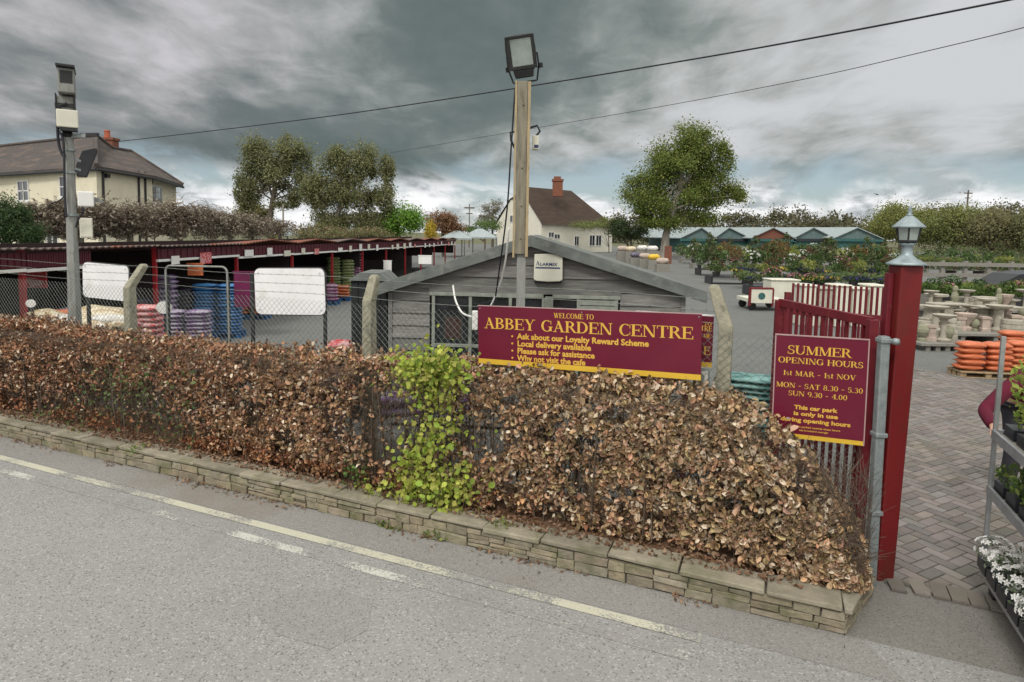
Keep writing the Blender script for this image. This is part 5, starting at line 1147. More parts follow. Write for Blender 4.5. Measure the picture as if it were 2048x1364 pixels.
b.box(cpx.x - .5, cpx.x + .4, cpx.y - .3, cpx.y + .3, z1 + .302, z1 + .65); b.build('chimney', 'brick', rf)
for x0, x1, y0, y1 in ((1148, 1158, 472, 492), (1178, 1190, 470, 492), (1191, 1203, 470, 492), (1096, 1108, 464, 475), (1108, 1120, 468, 478)): window(h2, k0, k1, x0, y0, x1, y1, (1, 0), sill=False)
window(h2, k3, k0, 1020, 430, 1030, 445, (1, 0), sill=False)

# ------------------------------------------------------------------ glasshouse range
xs_ = [(1362, 1402, 1430, 92), (1430, 1457, 1500, 92), (1503, 1545, 1588, 90), (1588, 1625, 1668, 90), (1668, 1713, 1762, 88)]
for i, (xa, xm_, xb_, Y) in enumerate(xs_):
    a, m_, c = P(xa, 477, Y), P(xm_, 456, Y), P(xb_, 477, Y); red = i == 2
    lab = ['grey-green roofed sales house at the left end of the far row, behind the big tree', 'second grey-green roofed sales house of the far row, just right of the big tree', 'sales house with brick-red gable in the far row', 'grey-green gabled sales house right of the red-gabled one', 'rightmost grey-green gabled sales house of the far row'][i]
    t_ = thing('sales_house', lab, 'building', (m_.x, Y, 0), 'gabled sales houses'); ze, zr = a.z, m_.z
    b = MB(); b.prism([(a.x + .1, Y, 0), (c.x - .1, Y, 0), (c.x - .1, Y, ze - .1), (a.x + .1, Y, ze - .1)], (0, 22, 0)); b.build('wall', 'teal', t_)
    b = MB(); b.prism([(a.x, Y - .05, ze), (c.x, Y - .05, ze), (m_.x, Y - .05, zr - .08)], (0, .1, 0)); b.build('gable', 'rusttile' if red else 'tealroof', t_)
    b = MB(); b.prism([(a.x - .2, Y - .4, ze), (m_.x, Y - .4, zr), (m_.x, Y - .4, zr + .12), (a.x - .2, Y - .4, ze + .12)], (-5, 22, 0)); b.prism([(m_.x, Y - .4, zr), (c.x + .2, Y - .4, ze), (c.x + .2, Y - .4, ze + .12), (m_.x, Y - .4, zr + .12)], (-5, 22, 0)); b.build('roof', 'ghroof', t_)
    b = MB(); b.box(a.x - .2, c.x + .2, Y - .35, Y - .2, ze - .35, ze - .02); b.build('fascia', 'traydark' if i % 2 else 'teal', t_)
for i, (xm_, hw, yt, yb, Y, lab) in enumerate(((912, 32, 461, 476, 60, 'pale grey canopy roof behind the far end of the stall row'), (958, 36, 457, 474, 62, 'pale green-grey canopy roof just left of the floodlight mast'), (465, 55, 443, 458, 50, 'low pale grey roof behind the brown climber, left'), (590, 60, 458, 468, 46, 'low grey roof below the left trees'))):
    c = P(xm_, yt, Y); k = Y / F; ze = P(xm_, yb, Y).z; t_ = thing('canopy', lab, 'canopy', (c.x, Y, 0)); w = hw * k
    b = MB(); b.add([(c.x - w, Y, ze), (c.x + w, Y, ze), (c.x + w, Y + 2 * w, ze), (c.x - w, Y + 2 * w, ze), (c.x - w * .15, Y + w, c.z), (c.x + w * .15, Y + w, c.z), (c.x - w, Y, ze - .15), (c.x + w, Y, ze - .15)], [(0, 1, 5, 4), (1, 2, 5), (2, 3, 4, 5), (3, 0, 4), (6, 7, 1, 0)]); b.build('roof', 'ghroof', t_, fix=False)
    b = MB()
    for sx_ in (-1, 1):
        for yy in (.1, 2 * w - .1): b.box(c.x + sx_ * (w - .1) - .05, c.x + sx_ * (w - .1) + .05, Y + yy - .05, Y + yy + .05, 0, ze)
    b.build('post', 'greypole', t_)

# ------------------------------------------------------------------ trees
def tree(name, label, cat, clumps, trunk, n, size, cols, group=None, bark='bark', sub=10, spread=.2, w=None, twig=0, limbs=10):
    Y = trunk[0][3]; base = P(trunk[0][0], trunk[0][1], Y); th_ = thing(name, label, cat, (base.x, Y, 0), group)
    path = [Vector((base.x, Y, -.05))] + [P(a, c, Y) for a, c, _, _ in trunk if P(a, c, Y).z > .3]; rs = [trunk[0][2] * 1.25] + [t_[2] for t_ in trunk if P(t_[0], t_[1], Y).z > .3]
    pts, cen = leafclumps(clumps, 0, int(n * 3.0), sub + 9, spread * 1.25); pts = pts[pts[:, 2] > .2]; size = size * .72; cols = [tuple(min(v_ * 2.1, .6) for v_ in c_) for c_ in cols]
    b = MB(); b.tube(path, rs, 8); rr = random.Random(len(label)); cen = rr.sample(cen, min(limbs * 2, len(cen)))
    for i, c in enumerate(cen):
        c = Vector(c); s = path[-1] if i % 3 else path[-1] * .6 + path[-2] * .4; 
        if len(path) > 2 and i % 4 == 0: s = path[-2]
        mid = s * .5 + c * .5 + Vector((rr.uniform(-.3, .3), rr.uniform(-.3, .3), .06 * (c - s).length)); r_ = rs[-1] * .55
        b.tube([s, mid, c], [r_, r_ * .6, r_ * .2], 5)
    b.build('trunk', bark, th_)
    if twig:
        k = twig; sel = rng.choice(len(pts), k); d = unit(rng.normal(size=(k, 3)) + np.array([0, 0, .5])); ln_ = size * rng.uniform(2, 5, (k, 1)); sticks('twigs', pts[sel] - d * ln_ * .5, pts[sel] + d * ln_ * .5, np.full((k, 1), size * .06), palette(k, [(1.4, 1.3, 1.2), (2.2, 2.0, 1.7)]), 'twig', th_)
    ctr = pts.mean(0); 
    leaves('crown', pts, size, palette(len(pts), cols, .12, w), 'leaf', th_, aspect=.7, out=unit(pts - ctr), outw=1.3)
    return th_
OLV = [(.105, .115, .05), (.135, .14, .062), (.085, .10, .045), (.15, .145, .085)]
tree('birch_tree', 'tall slender olive-crowned tree with bare lower limbs, left of the pair beyond the stalls', 'tree',
     [(520, 310, 42, 42, 47), (585, 305, 40, 38, 47), (505, 360, 34, 38, 47), (610, 350, 22, 35, 47), (560, 350, 40, 34, 47), (500, 400, 28, 22, 47), (600, 392, 26, 22, 47), (570, 405, 30, 16, 47), (490, 385, 22, 26, 47)], [(541, 480, .26, 47), (540, 440, .22, 47), (545, 400, .18, 47), (552, 370, .13, 47)], 10500, .17, OLV, sub=14, spread=.17, twig=1500, limbs=12)
tree('birch_tree', 'broad olive tree of several leaders, right of the pair beyond the stalls', 'tree',
     [(672, 330, 36, 38, 43), (725, 325, 32, 40, 43), (650, 390, 44, 42, 43), (715, 385, 40, 40, 43), (773, 335, 17, 34, 43), (770, 395, 24, 36, 43), (665, 440, 42, 30, 43), (628, 375, 22, 34, 43), (735, 440, 40, 24, 43)], [(655, 490, .22, 43), (668, 440, .18, 43), (690, 400, .13, 43), (700, 350, .09, 43)], 15500, .16, OLV, sub=14, spread=.17, twig=1200, bark='palebark')
tree('lime_green_tree', 'fresh green bushy tree beside the olive trees, above the far stalls', 'tree', [(800, 440, 42, 34, 44), (765, 455, 40, 26, 44), (735, 465, 34, 18, 44)], [(790, 490, .15, 44), (795, 450, .1, 44)], 7000, .16, [(.10, .19, .03), (.07, .14, .025), (.13, .22, .04)], sub=12, spread=.22)
tree('dark_shrub_tree', 'dark olive undergrowth between the two tall olive trees and the stalls', 'tree', [(640, 465, 60, 18, 40), (720, 470, 60, 14, 40)], [(680, 500, .1, 40), (680, 470, .08, 40)], 3500, .15, [(.09, .10, .04), (.12, .12, .06), (.15, .11, .07)])
tree('bushy_tree', 'olive bushy tree low behind the left tall tree', 'tree', [(505, 430, 32, 24, 52)], [(505, 480, .12, 52), (505, 440, .1, 52)], 2200, .18, [(.13, .12, .045), (.10, .10, .04)], twig=500)
tree('bushy_tree', 'low green bush beyond the left roofs at the gap of bright cloud', 'tree', [(425, 438, 26, 10, 58), (450, 446, 30, 8, 58)], [(425, 480, .12, 58), (425, 446, .1, 58)], 1300, .18, [(.11, .15, .05), (.13, .14, .06)], twig=200)
tree('copper_tree', 'reddish brown small tree right of the fresh green tree', 'tree', [(882, 445, 34, 20, 62), (905, 458, 22, 14, 62)], [(885, 480, .15, 62), (885, 450, .1, 62)], 2600, .2, [(.15, .075, .04), (.12, .08, .05), (.18, .10, .05)], twig=300)
tree('yellow_shrub', 'small yellow-olive conical shrub in front of the reddish brown tree', 'shrub', [(862, 462, 12, 20, 55)], [(862, 485, .06, 55), (862, 465, .05, 55)], 1100, .13, [(.32, .22, .03), (.24, .18, .03)])
tree('bare_tree', 'thin bare twiggy tree left of the white cottage', 'tree', [(985, 418, 22, 20, 88), (975, 440, 26, 14, 88)], [(985, 480, .16, 88), (985, 430, .1, 88)], 700, .2, [(.12, .12, .06)], twig=1500)
tree('bushy_tree', 'green bush beside the white cottage at its left', 'tree', [(975, 452, 26, 14, 80), (945, 460, 22, 10, 80)], [(970, 485, .1, 80), (970, 460, .1, 80)], 1500, .2, [(.09, .13, .045), (.07, .10, .04)])
BIG = [(.085, .118, .028), (.11, .14, .034), (.070, .095, .026), (.13, .135, .038)]
tree('big_tree', 'big rounded green tree standing alone beyond the yard, right of the white cottage', 'tree',
     [(1390, 280, 52, 40, 70), (1315, 325, 58, 42, 70), (1290, 380, 44, 40, 70), (1375, 340, 60, 48, 70), (1440, 320, 28, 36, 70), (1430, 380, 50, 38, 70), (1350, 400, 70, 40, 70), (1300, 425, 36, 22, 70), (1465, 390, 30, 24, 70), (1330, 445, 50, 18, 70), (1405, 435, 40, 16, 70)],
     [(1328, 515, .48, 70), (1332, 470, .40, 70), (1345, 420, .34, 70), (1365, 360, .22, 70)], 23000, .26, BIG, sub=13, spread=.185, twig=900, bark='palebark', limbs=16)
tree('dark_bush', 'dark green bush between the white cottage and the big tree trunk', 'bush', [(1262, 462, 34, 20, 74), (1235, 455, 18, 16, 74)], [(1262, 500, .1, 74), (1262, 470, .1, 74)], 3200, .22, [(.035, .055, .022), (.05, .065, .03)])
tree('climbing_plant', 'olive climber spreading over the right half of the white cottage front', 'climber', [(1175, 450, 34, 9, 82), (1215, 447, 22, 14, 84)], [(1218, 495, .06, 84), (1216, 455, .05, 84)], 1500, .18, [(.13, .14, .05), (.10, .12, .045)])
tree('dark_shrub', 'dense dark green shrub at the left edge above the stalls', 'shrub', [(15, 440, 45, 40, 15.5), (55, 470, 28, 22, 15.5)], [(15, 500, .08, 15.5), (15, 450, .06, 15.5)], 8000, .055, [(.035, .06, .022), (.05, .075, .03), (.025, .045, .02)], sub=20, spread=.22)
# far wood: one mass
cl_ = []
for i in range(46):
    px = 1180 + i * 22 + random.uniform(-8, 8); Y = random.uniform(165, 210); top_ = 428 + 7 * math.sin(i * 1.3) + 6 * math.sin(i * .6) - (10 if px > 1850 else 0); cl_.append((px, top_ + 20, 26, 24, Y))
    cl_.append((px + 9, top_ + 40, 22, 18, Y - 12))
p_, _ = leafclumps(cl_, 0, 60000, 12, .27); p_ = p_[p_[:, 2] > 0]; o = leaves('distant_wood', p_, .55, palette(len(p_), [(.17, .17, .085), (.14, .15, .08), (.21, .175, .12), (.12, .125, .08)], .2), 'leaf', None, aspect=.8, out=np.tile([[0, -.5, .7]], (len(p_), 1)), outw=.6); tag(o, 'low belt of olive and brown woodland along the horizon', None, None, 'stuff')
for i, (cl, lab, cc, Y) in enumerate((([(1800, 445, 50, 42, 95), (1840, 455, 46, 36, 95)], 'round olive tree behind the lantern, leftmost of the near wood', [(.13, .145, .045), (.10, .115, .04), (.16, .16, .05)], 95),
                             ([(1905, 452, 62, 42, 90)], 'green tree right of the lantern, below the telegraph pole', [(.11, .13, .045), (.15, .16, .05), (.09, .10, .045)], 90),
                             ([(1985, 462, 52, 44, 86)], 'brownish olive tree near the right edge of the wood', [(.12, .11, .06), (.10, .10, .055), (.14, .13, .06)], 86),
                             ([(2060, 462, 48, 46, 84)], 'dull green tree at the very right edge of the wood', [(.10, .105, .055), (.12, .12, .055)], 84),
                             ([(1760, 462, 30, 20, 100)], 'small yellowish tree at the right end of the sales houses', [(.15, .14, .05), (.12, .12, .05)], 100))):
    px = cl[0][0]; tree('woodland_tree', lab, 'tree', cl, [(px, 500, .25, Y), (px, 470, .2, Y), (px, 450, .15, Y)], 5600 if i < 4 else 1500, .30, cc, 'trees on the right beyond the yard', sub=22, spread=.2)
# brown climber over the pergola behind the stalls
pg = thing('pergola', 'long timber pergola smothered in brown leafless climber, behind the red stall row', 'pergola', (P(200, 480, 19).x, 19, 0))
ppx = [(70, 16.5), (160, 18), (260, 20), (360, 22.5), (460, 26), (560, 31)]; b = MB()
for i, (px, Y) in enumerate(ppx):
    q = P(px, 470, Y); b.box(q.x - .07, q.x + .07, Y - .07, Y + .07, 0, 2.7)
    if i: q0 = P(ppx[i - 1][0], 470, ppx[i - 1][1]); b.beam((q0.x, q0.y, 2.7), (q.x, q.y, 2.7), .1, .15)
b.build('frame', 'woodpost', pg)
cl_ = []
for px in range(55, 575, 17):
    Y = np.interp(px, [p[0] for p in ppx], [p[1] for p in ppx]); cy_ = np.interp(px, [60, 200, 330, 460, 570], [452, 447, 444, 453, 463]); ry = np.interp(px, [60, 330, 570], [34, 30, 16]); cl_.append((px, cy_ - 3 + random.uniform(-3, 3), 22, ry * 1.12 * random.uniform(.8, 1.05), Y))
p_, _ = leafclumps(cl_, 0, 34000, 9, .34); q_ = project(p_); p_ = p_[(q_[:, 1] < 474 + 6 * np.sin(q_[:, 0] * .11)) | (q_[:, 0] > 380)]; k = 13000; sel = rng.choice(len(p_), k); d = unit(rng.normal(size=(k, 3)) * np.array([1, 1, .5]))
sticks('stems', p_[sel] - d * .16, p_[sel] + d * .16, rng.uniform(.006, .013, (k, 1)), palette(k, [(2.0, 1.6, 1.3), (1.4, 1.1, .9), (2.7, 2.3, 1.9)]), 'twig', pg)
leaves('dead_leaves', p_, .085, palette(len(p_), [(.50, .43, .34), (.44, .38, .29), (.58, .51, .42), (.36, .33, .24)]), 'leaf', pg)
tree('yellow_shrub', 'bright yellow-green shrub at the foot of the left tall tree', 'shrub', [(548, 458, 16, 8, 33), (545, 470, 16, 6, 33)], [(548, 490, .05, 33), (548, 462, .04, 33)], 900, .09, [(.38, .36, .04), (.26, .30, .05)])

# poles and lines in the distance
for px, yt, Y, lab in ((1937, 380, 120, 'far telegraph pole rising over the wood at the right'), (939, 408, 100, 'far thin utility pole left of the white cottage'), (566, 408, 34, 'pale slim pole at the foot of the left tall tree')):
    q = P(px, yt, Y); t_ = thing('telegraph_pole', lab, 'pole', (q.x, Y, 0)); b = MB(); r_ = .17 if Y > 110 else (.09 if Y > 60 else .055); b.tube([(q.x, Y, 0), (q.x, Y, q.z)], [r_, r_ * .8], 8); b.build('shaft', 'bark' if Y > 60 else 'palebark', t_)
    if Y > 60: b = MB(); b.beam((q.x - .8, Y, q.z - .6), (q.x + .8, Y, q.z - .6), .16, .2); b.beam((q.x - .5, Y, q.z - 1.5), (q.x + .5, Y, q.z - 1.5), .14, .16); b.build('crossarm', 'bark', t_)
cable('overhead_cable', 'thick overhead cable crossing the sky from the cream house to the upper right', [P(236, 283, 34), P(420, 262, 29), P(690, 228, 24), P(1035, 176, 19), P(1400, 116, 15), P(1700, 62, 12.5), P(1972, 9, 11), P(2200, -38, 10), P(2900, -190, 8), P(4200, -520, 6)], .019, 'rubber')
cable('overhead_cable', 'thin overhead wire, the lower of the two crossing the sky', [P(780, 306, 46), P(1035, 262, 36), P(1300, 217, 28), P(1600, 160, 22), P(1850, 103, 18), P(2120, 36, 15), P(2700, -130, 11), P(4200, -600, 7)], .012, 'traydark')
q = P(1755, 389, 60); b = MB(); b.add([q + Vector(v) for v in ((-.45, 0, .12), (-.1, .1, 0), (0, -.25, 0), (.1, .1, 0), (.5, 0, .10), (0, .3, .02), (0, 0, -.06))], [(0, 1, 2), (2, 3, 4), (1, 5, 3), (1, 6, 2), (2, 6, 3), (1, 5, 6), (5, 3, 6)]); o = b.build('bird', 'traydark'); tag(o, 'tiny dark bird gliding low in the sky at right', 'bird')

# ------------------------------------------------------------------ plants for sale
def plantproto(h, r, cols, n, ls, fl=None, potr=.16, poth=.24, potm='pot'):
    t_ = bpy.data.objects.new('potted_plant', None); COL.objects.link(t_)
    b = MB(); b.lathe([(potr * .75, 0), (potr, poth), (potr * 1.06, poth), (potr * 1.06, poth + .02)], 10, (0, 0, 0)); po = b.build('pot', potm, t_)
    d = unit(rng.normal(size=(n, 3))); p = d * rng.uniform(.3, 1, (n, 1)) ** .5 * np.array([r, r, (h - poth) / 2]) + np.array([0, 0, poth + (h - poth) / 2]); p += .08 * r * rng.normal(size=(n, 3))
    fo = leaves('foliage', p, ls, palette(n, cols, .2), 'leaf', t_, out=unit(p - p.mean(0)), outw=.8); kids = [po, fo]
    if fl is not None:
        m = max(20, n // 4); d = unit(rng.normal(size=(m, 3))); d[:, 2] = np.abs(d[:, 2]); p = d * np.array([r, r, (h - poth) / 2]) * 1.03 + np.array([0, 0, poth + (h - poth) / 2]); kids.append(leaves('flowers', p, ls * .9, palette(m, [fl], .1), 'leaf', t_, aspect=.95, out=d, outw=2))
    return t_, kids
def place(proto, loc, s, label, group, first, cat='potted plant', rz=None):
    t_, kids = proto
    c = t_.copy(); COL.objects.link(c); c.location = loc; c.scale = (s, s, s); c.rotation_euler = (0, 0, random.uniform(0, 6.28) if rz is None else rz); tag(c, label, cat, group)
    for k_ in kids: d = k_.copy(); COL.objects.link(d); d.parent = c
    return c
GR = [(.07, .13, .035), (.11, .17, .05), (.05, .09, .03)]; YGR = [(.20, .25, .06), (.28, .30, .08)]; DKG = [(.03, .05, .025), (.045, .07, .03)]
PR = {'round': plantproto(1.0, .42, GR, 170, .15), 'tall': plantproto(1.7, .32, GR + OLV, 200, .15), 'lime': plantproto(.9, .45, YGR, 160, .15), 'red': plantproto(1.1, .40, [(.17, .07, .05), (.12, .09, .05), (.10, .12, .05)], 160, .15), 'white': plantproto(.9, .42, GR, 150, .13, (.75, .75, .72)), 'blue': plantproto(.5, .40, DKG, 130, .10, (.05, .05, .16)), 'pink': plantproto(.8, .42, GR, 150, .13, (.50, .22, .26)), 'yellow': plantproto(.5, .4, GR, 130, .11, (.66, .50, .12)), 'orange': plantproto(1.3, .5, [(.26, .14, .06), (.16, .15, .05)], 180, .16)}
PLAB = {'round': 'rounded green potted shrub', 'tall': 'tall upright green potted plant', 'lime': 'lime-green potted shrub', 'red': 'dark red leaved potted shrub', 'white': 'white flowering potted plant', 'blue': 'low potted plant with dark blue flowers', 'pink': 'pink flowering potted plant', 'yellow': 'low potted plant with yellow flowers', 'orange': 'orange-brown leaved potted shrub'}
rows = [(66, 1352, 1775, ['round', 'tall', 'white', 'round', 'lime', 'tall'], 'in the farthest bench row before the sales houses', 1.35, 22),
        (57, 1362, 1790, ['round', 'lime', 'white', 'orange', 'round', 'red'], 'in the second bench row from the sales houses', 1.3, 22),
        (48, 1385, 1800, ['tall', 'white', 'round', 'orange', 'red', 'lime'], 'in the third bench row from the sales houses', 1.2, 22),
        (40, 1398, 1790, ['round', 'pink', 'tall', 'red', 'round', 'white'], 'in the middle bench row beyond the yard', 1.05, 22),
        (33, 1420, 1800, ['round', 'blue', 'red', 'blue', 'yellow', 'lime'], 'in the front bench row beyond the yard', .9, 20),
        (27, 1500, 1840, ['blue', 'yellow', 'blue', 'blue', 'pink'], 'in the low front row above the cream panels', .75, 18),
        (60, 1850, 2130, ['round', 'lime', 'tall', 'round'], 'in the farthest row right of the lantern', 1.2, 12),
        (45, 1850, 2130, ['lime', 'round', 'lime', 'round'], 'in the long row right of the lantern', 1.0, 12),
        (20, 1846, 2100, ['round', 'lime', 'pink', 'round'], 'on the bench behind the stone ornaments', .55, 12)]
for Y, xa, xb_, kinds, where, s, cnt in rows:
    k = Y / F; a, c = P(xa, 500, Y), P(xb_, 500, Y); zb_ = .42 if Y != 20 else .75
    bt = thing('plant_bench', 'dark slatted plant bench %s' % where, 'plant bench', ((a.x + c.x) / 2, Y, 0)); b = MB(); b.box(a.x, c.x, Y - .6, Y + .6, zb_ - .06, zb_ - .002)
    for q in range(6): xx = a.x + (c.x - a.x) * q / 5; b.box(xx - .05, xx + .05, Y - .55, Y + .55, 0, zb_ - .061)
    b.build('bench_top', 'traydark' if Y in (33, 27, 40) else 'greywood', bt)
    for i in range(cnt):
        kd = kinds[(i * 2 + i // 3) % len(kinds)]; x = a.x + (c.x - a.x) * (i + .5) / cnt
        place(PR[kd], (x + random.uniform(-.2, .2), Y + random.uniform(-.3, .3), zb_), s * random.uniform(.8, 1.25), '%s %s' % (PLAB[kd], where), '%s %s' % (PLAB[kd], where), False)
for t_, kids in PR.values():
    for k_ in kids: bpy.data.objects.remove(k_)
    bpy.data.objects.remove(t_)
for i, (px, py, Y, m_, lab) in enumerate(((1245, 497, 52, 'stonegoods2', 'pinkish sack heap left of the big tree trunk'), (1262, 498, 51, 'sack_cream', 'pale pink sack beside the big tree trunk'), (1285, 496, 50, 'sack_white', 'white sack in front of the big tree trunk'), (1305, 497, 49, 'sack_white', 'second white sack near the big tree trunk'), (1272, 510, 48, 'sack_dark', 'dark sack below the white ones near the big tree'), (1290, 512, 47, 'stonegoods2', 'dusty pink sack near the foot of the big tree'), (1308, 514, 46, 'goldbar', 'yellow sack near the foot of the big tree'), (1325, 522, 43, 'stonegoods2', 'low pinkish sack at the foot of the big tree'))):
    q = P(px, py, Y); sack(m_, (q.x, Y, max(q.z, .3)), random.uniform(-.4, .4), lab, 'heap by the big tree', (.9, .6, .42)); 
    b = MB(); b.box(q.x - .45, q.x + .45, Y - .35, Y + .35, 0, max(q.z, .3) - .19); o = b.build('display_crate', 'greywood'); tag(o, 'plain crate under the ' + lab, 'crate', 'crates by the big tree')
q = P(1336, 515, 55); b = MB(); b.box(q.x - .3, q.x + .3, 54.9, 55.1, 0, P(1336, 492, 55).z); o = b.build('orange_board', 'rusttile'); tag(o, 'small upright orange-brown board right of the big tree trunk', 'board')
pp_ = []
for Y, xa, xb_, z0, z1, n in ((64, 1350, 2140, .5, 2.0, 9000), (54, 1372, 2140, .5, 1.5, 6000), (37, 1415, 1830, .5, 1.0, 3500), (45, 1850, 2140, .4, 1.6, 4000), (30, 1480, 1830, .45, .85, 2500)):
    a, c = P(xa, 500, Y), P(xb_, 500, Y); x = rng.uniform(a.x, c.x, n); hh = z0 + (z1 - z0) * (.35 + .65 * nz2(x * .8, x * 0 + Y, 5)); pp_.append(np.stack([x, Y + rng.uniform(-1.2, 1.2, n), z0 + (hh - z0) * rng.uniform(0, 1, n)], 1))
p_ = np.concatenate(pp_); o = leaves('nursery_plants', p_, .16, palette(len(p_), [(.11, .17, .06), (.16, .22, .07), (.08, .12, .05), (.20, .15, .09), (.28, .22, .20)], .2, [.35, .25, .22, .1, .08]), 'leaf', None, rounded=False, out=np.tile([[0, -.5, 1.0]], (len(p_), 1)), outw=.8); tag(o, 'mass of low mixed green nursery plants filling the far benches', None, None, 'stuff')
x0g, x1g = P(1842, 570, 20).x, P(2090, 570, 20).x; n = 4500; p_ = np.stack([rng.uniform(x0g, x1g, n), rng.uniform(19.3, 20.6, n), .78 + rng.uniform(0, .32, n)], 1); t_ = thing('green_bed', 'long low bed of grassy green plants behind the ornament display', 'plant bed', ((x0g + x1g) / 2, 20, 0)); leaves('foliage', p_, .09, palette(n, [(.12, .20, .05), (.17, .24, .07), (.09, .14, .04)], .2), 'leaf', t_, out=np.tile([[0, -.3, 1.0]], (n, 1)), outw=.5); b = MB(); b.box(x0g, x1g, 19.2, 19.25, .45, .77); b.build('dark_edge', 'traydark', t_)
# white flat cart and cream panels beyond the gate
q0, q1 = P(1463, 604, 22.8), P(1532, 604, 22.8)
ct = thing('flat_cart', 'low white flat-bed trolley with red-edged end board, standing on the yard', 'cart', (q0.x, 21.5, 0)); b = MB(); b.box(q0.x, q1.x, 21.1, 22.3, .28, .40); b.build('platform', 'cream', ct)
e0, e1 = P(1499, 611, 21.0), P(1543, 578, 21.0); b = MB(); b.box(e0.x, e1.x, 20.9, 21.0, e0.z + .1, e1.z); b.build('end_board', 'cream', ct); b = MB()
b.box(e0.x - .03, e1.x + .03, 20.88, 21.02, e1.z + .001, e1.z + .05); b.box(e0.x - .05, e0.x - .001, 20.88, 21.02, e0.z, e1.z); b.box(e1.x + .001, e1.x + .05, 20.88, 21.02, e0.z, e1.z); b.build('red_edging', 'stallred', ct)
b = MB(); xm = (e0.x + e1.x) / 2; zm = (e0.z + e1.z) / 2 + .05; b.prism([(xm + .12 * math.cos(a), 20.89, zm + .12 * math.sin(a)) for a in [i * math.pi / 5 for i in range(10)]], (0, .008, 0)); b.build('round_emblem', 'teal', ct)
b = MB()
for x in (q0.x + .15, q1.x - .15):
    b.tube([(x, 21.2, .14), (x, 21.26, .14)], .14, 10); b.tube([(x, 22.1, .14), (x, 22.16, .14)], .14, 10)
b.build('wheel', 'black', ct)
q0, q1 = P(1541, 600, 24), P(1600, 562, 24); b = MB(); b.box(q0.x, q1.x, 24, 24.8, 0, q1.z); b.box(q0.x - .03, q1.x + .03, 23.95, 24.85, q1.z + .001, q1.z + .05); o = b.build('cream_chest', 'cream', None, bevel=.02); tag(o, 'cream storage chest beyond the yard, left of the far gate pickets', 'chest')
for i in range(5):
    xa, xb_ = 1604 + i * 34, 1634 + i * 34; q0, q1 = P(xa, 600, 17.5), P(xb_, 574 + (i % 2) * 6, 17.5); b = MB(); b.box(q0.x, q1.x, 17.5, 18.1, 0, q1.z); b.box(q0.x - .04, q1.x + .04, 17.46, 18.14, q1.z + .001, q1.z + .06); o = b.build('stone_trough', ['cream', 'stonegoods', 'cream', 'whiterender', 'cream'][i], None, bevel=.03)
    tag(o, '%s pale trough seen between the far gate pickets, counting from the left' % ORD[i], 'trough', 'pale troughs behind the gate')
# ------------------------------------------------------------------ stone ornaments
OP = [[(.20, 0), (.22, .06), (.10, .12), (.08, .5), (.12, .62), (.10, .66), (.30, .74), (.34, .80), (.30, .80), (.05, .76)],
      [(.16, 0), (.18, .08), (.09, .14), (.16, .28), (.24, .42), (.26, .50), (.20, .50), (.05, .4)],
      [(.14, 0), (.15, .1), (.10, .2), (.13, .4), (.10, .55), (.07, .6), (.09, .7), (.07, .8), (.01, .84)],
      [(.30, 0), (.32, .05), (.20, .09), (.17, .3), (.20, .34), (.36, .38), (.36, .44), (.30, .42)]]
OL = ['pale stone birdbath', 'stone urn', 'small stone statue', 'squat stone planter']; OC = ['birdbath', 'urn', 'statue', 'planter']; ON = ['birdbath', 'garden_urn', 'garden_statue', 'stone_planter']
OP += [[(.22, 0), (.22, .10), (.17, .12), (.17, .40), (.21, .42), (.21, .50), (.01, .50)], [(.12, 0), (.12, .06), (.06, .10), (.12, .16), (.17, .26), (.17, .34), (.12, .44), (.03, .48)],
       [(.26, 0), (.27, .10), (.24, .11), (.26, .12), (.25, .22), (.22, .23), (.25, .24), (.24, .34), (.05, .35)]]
OL += ['short stone pedestal', 'stone ball finial', 'heap of stacked stone rings']; OC += ['pedestal', 'finial', 'stone rings']; ON += ['stone_pedestal', 'ball_finial', 'stone_rings']
OM = []
for i, pr in enumerate(OP): b = MB(); b.lathe(pr, 4 if i == 4 else 14); o = b.build(ON[i], ('stonegoods', 'stonegoods2', 'stonegoods3')[i % 3], None, smooth=False); OM.append(o)
for r_, (Y, xa, xb_, cnt, z) in enumerate(((14.4, 1838, 1915, 8, .18), (15.6, 1842, 2100, 17, .24), (16.8, 1845, 2110, 17, .36), (18.0, 1845, 2110, 15, .55))):
    a, c = P(xa, 600, Y), P(xb_, 600, Y)
    b = MB(); b.box(a.x - .2, c.x + .2, Y - .5, Y + .5, z - .06, z - .002)
    for q in range(5): xx = a.x + (c.x - a.x) * q / 4; b.box(xx - .05, xx + .05, Y - .45, Y + .45, 0, z - .061)
    o = b.build('display_plinth', 'greywood'); tag(o, 'low timber display stand carrying the %s row of stone ornaments' % ORD[r_], 'display stand')
    for i in range(cnt):
        k = random.choice((0, 1, 2, 3, 4, 4, 5, 6, 6)); src = OM[k]; c_ = src.copy(); COL.objects.link(c_); c_.location = (a.x + (c.x - a.x) * (i + .5) / cnt, Y + random.uniform(-.2, .2), z); s = random.uniform(.55, .95); c_.scale = (s, s, s * random.uniform(.9, 1.1)); c_.rotation_euler = (0, 0, random.uniform(0, 6))
        lb_ = '%s in the %s row of the ornament display' % (OL[k], ('front', 'second', 'third', 'back')[r_]); tag(c_, lb_, OC[k], lb_)
for o in OM: bpy.data.objects.remove(o)
for i, (px, py, w) in enumerate(((1995, 612, 90), (1895, 606, 70))):
    q = P(px, py, 16.5); b = MB(); hw = w * 16.5 / F / 2; b.box(q.x - hw, q.x + hw, 16.3, 16.7, q.z - .05, q.z); b.box(q.x - .12, q.x + .12, 16.4, 16.6, .2, q.z - .051); o = b.build('stone_table', 'stonegoods', None, bevel=.015); tag(o, ('stone pedestal table among the ornaments, nearer the right edge', 'stone pedestal table among the ornaments, nearer the red post')[i], 'table')
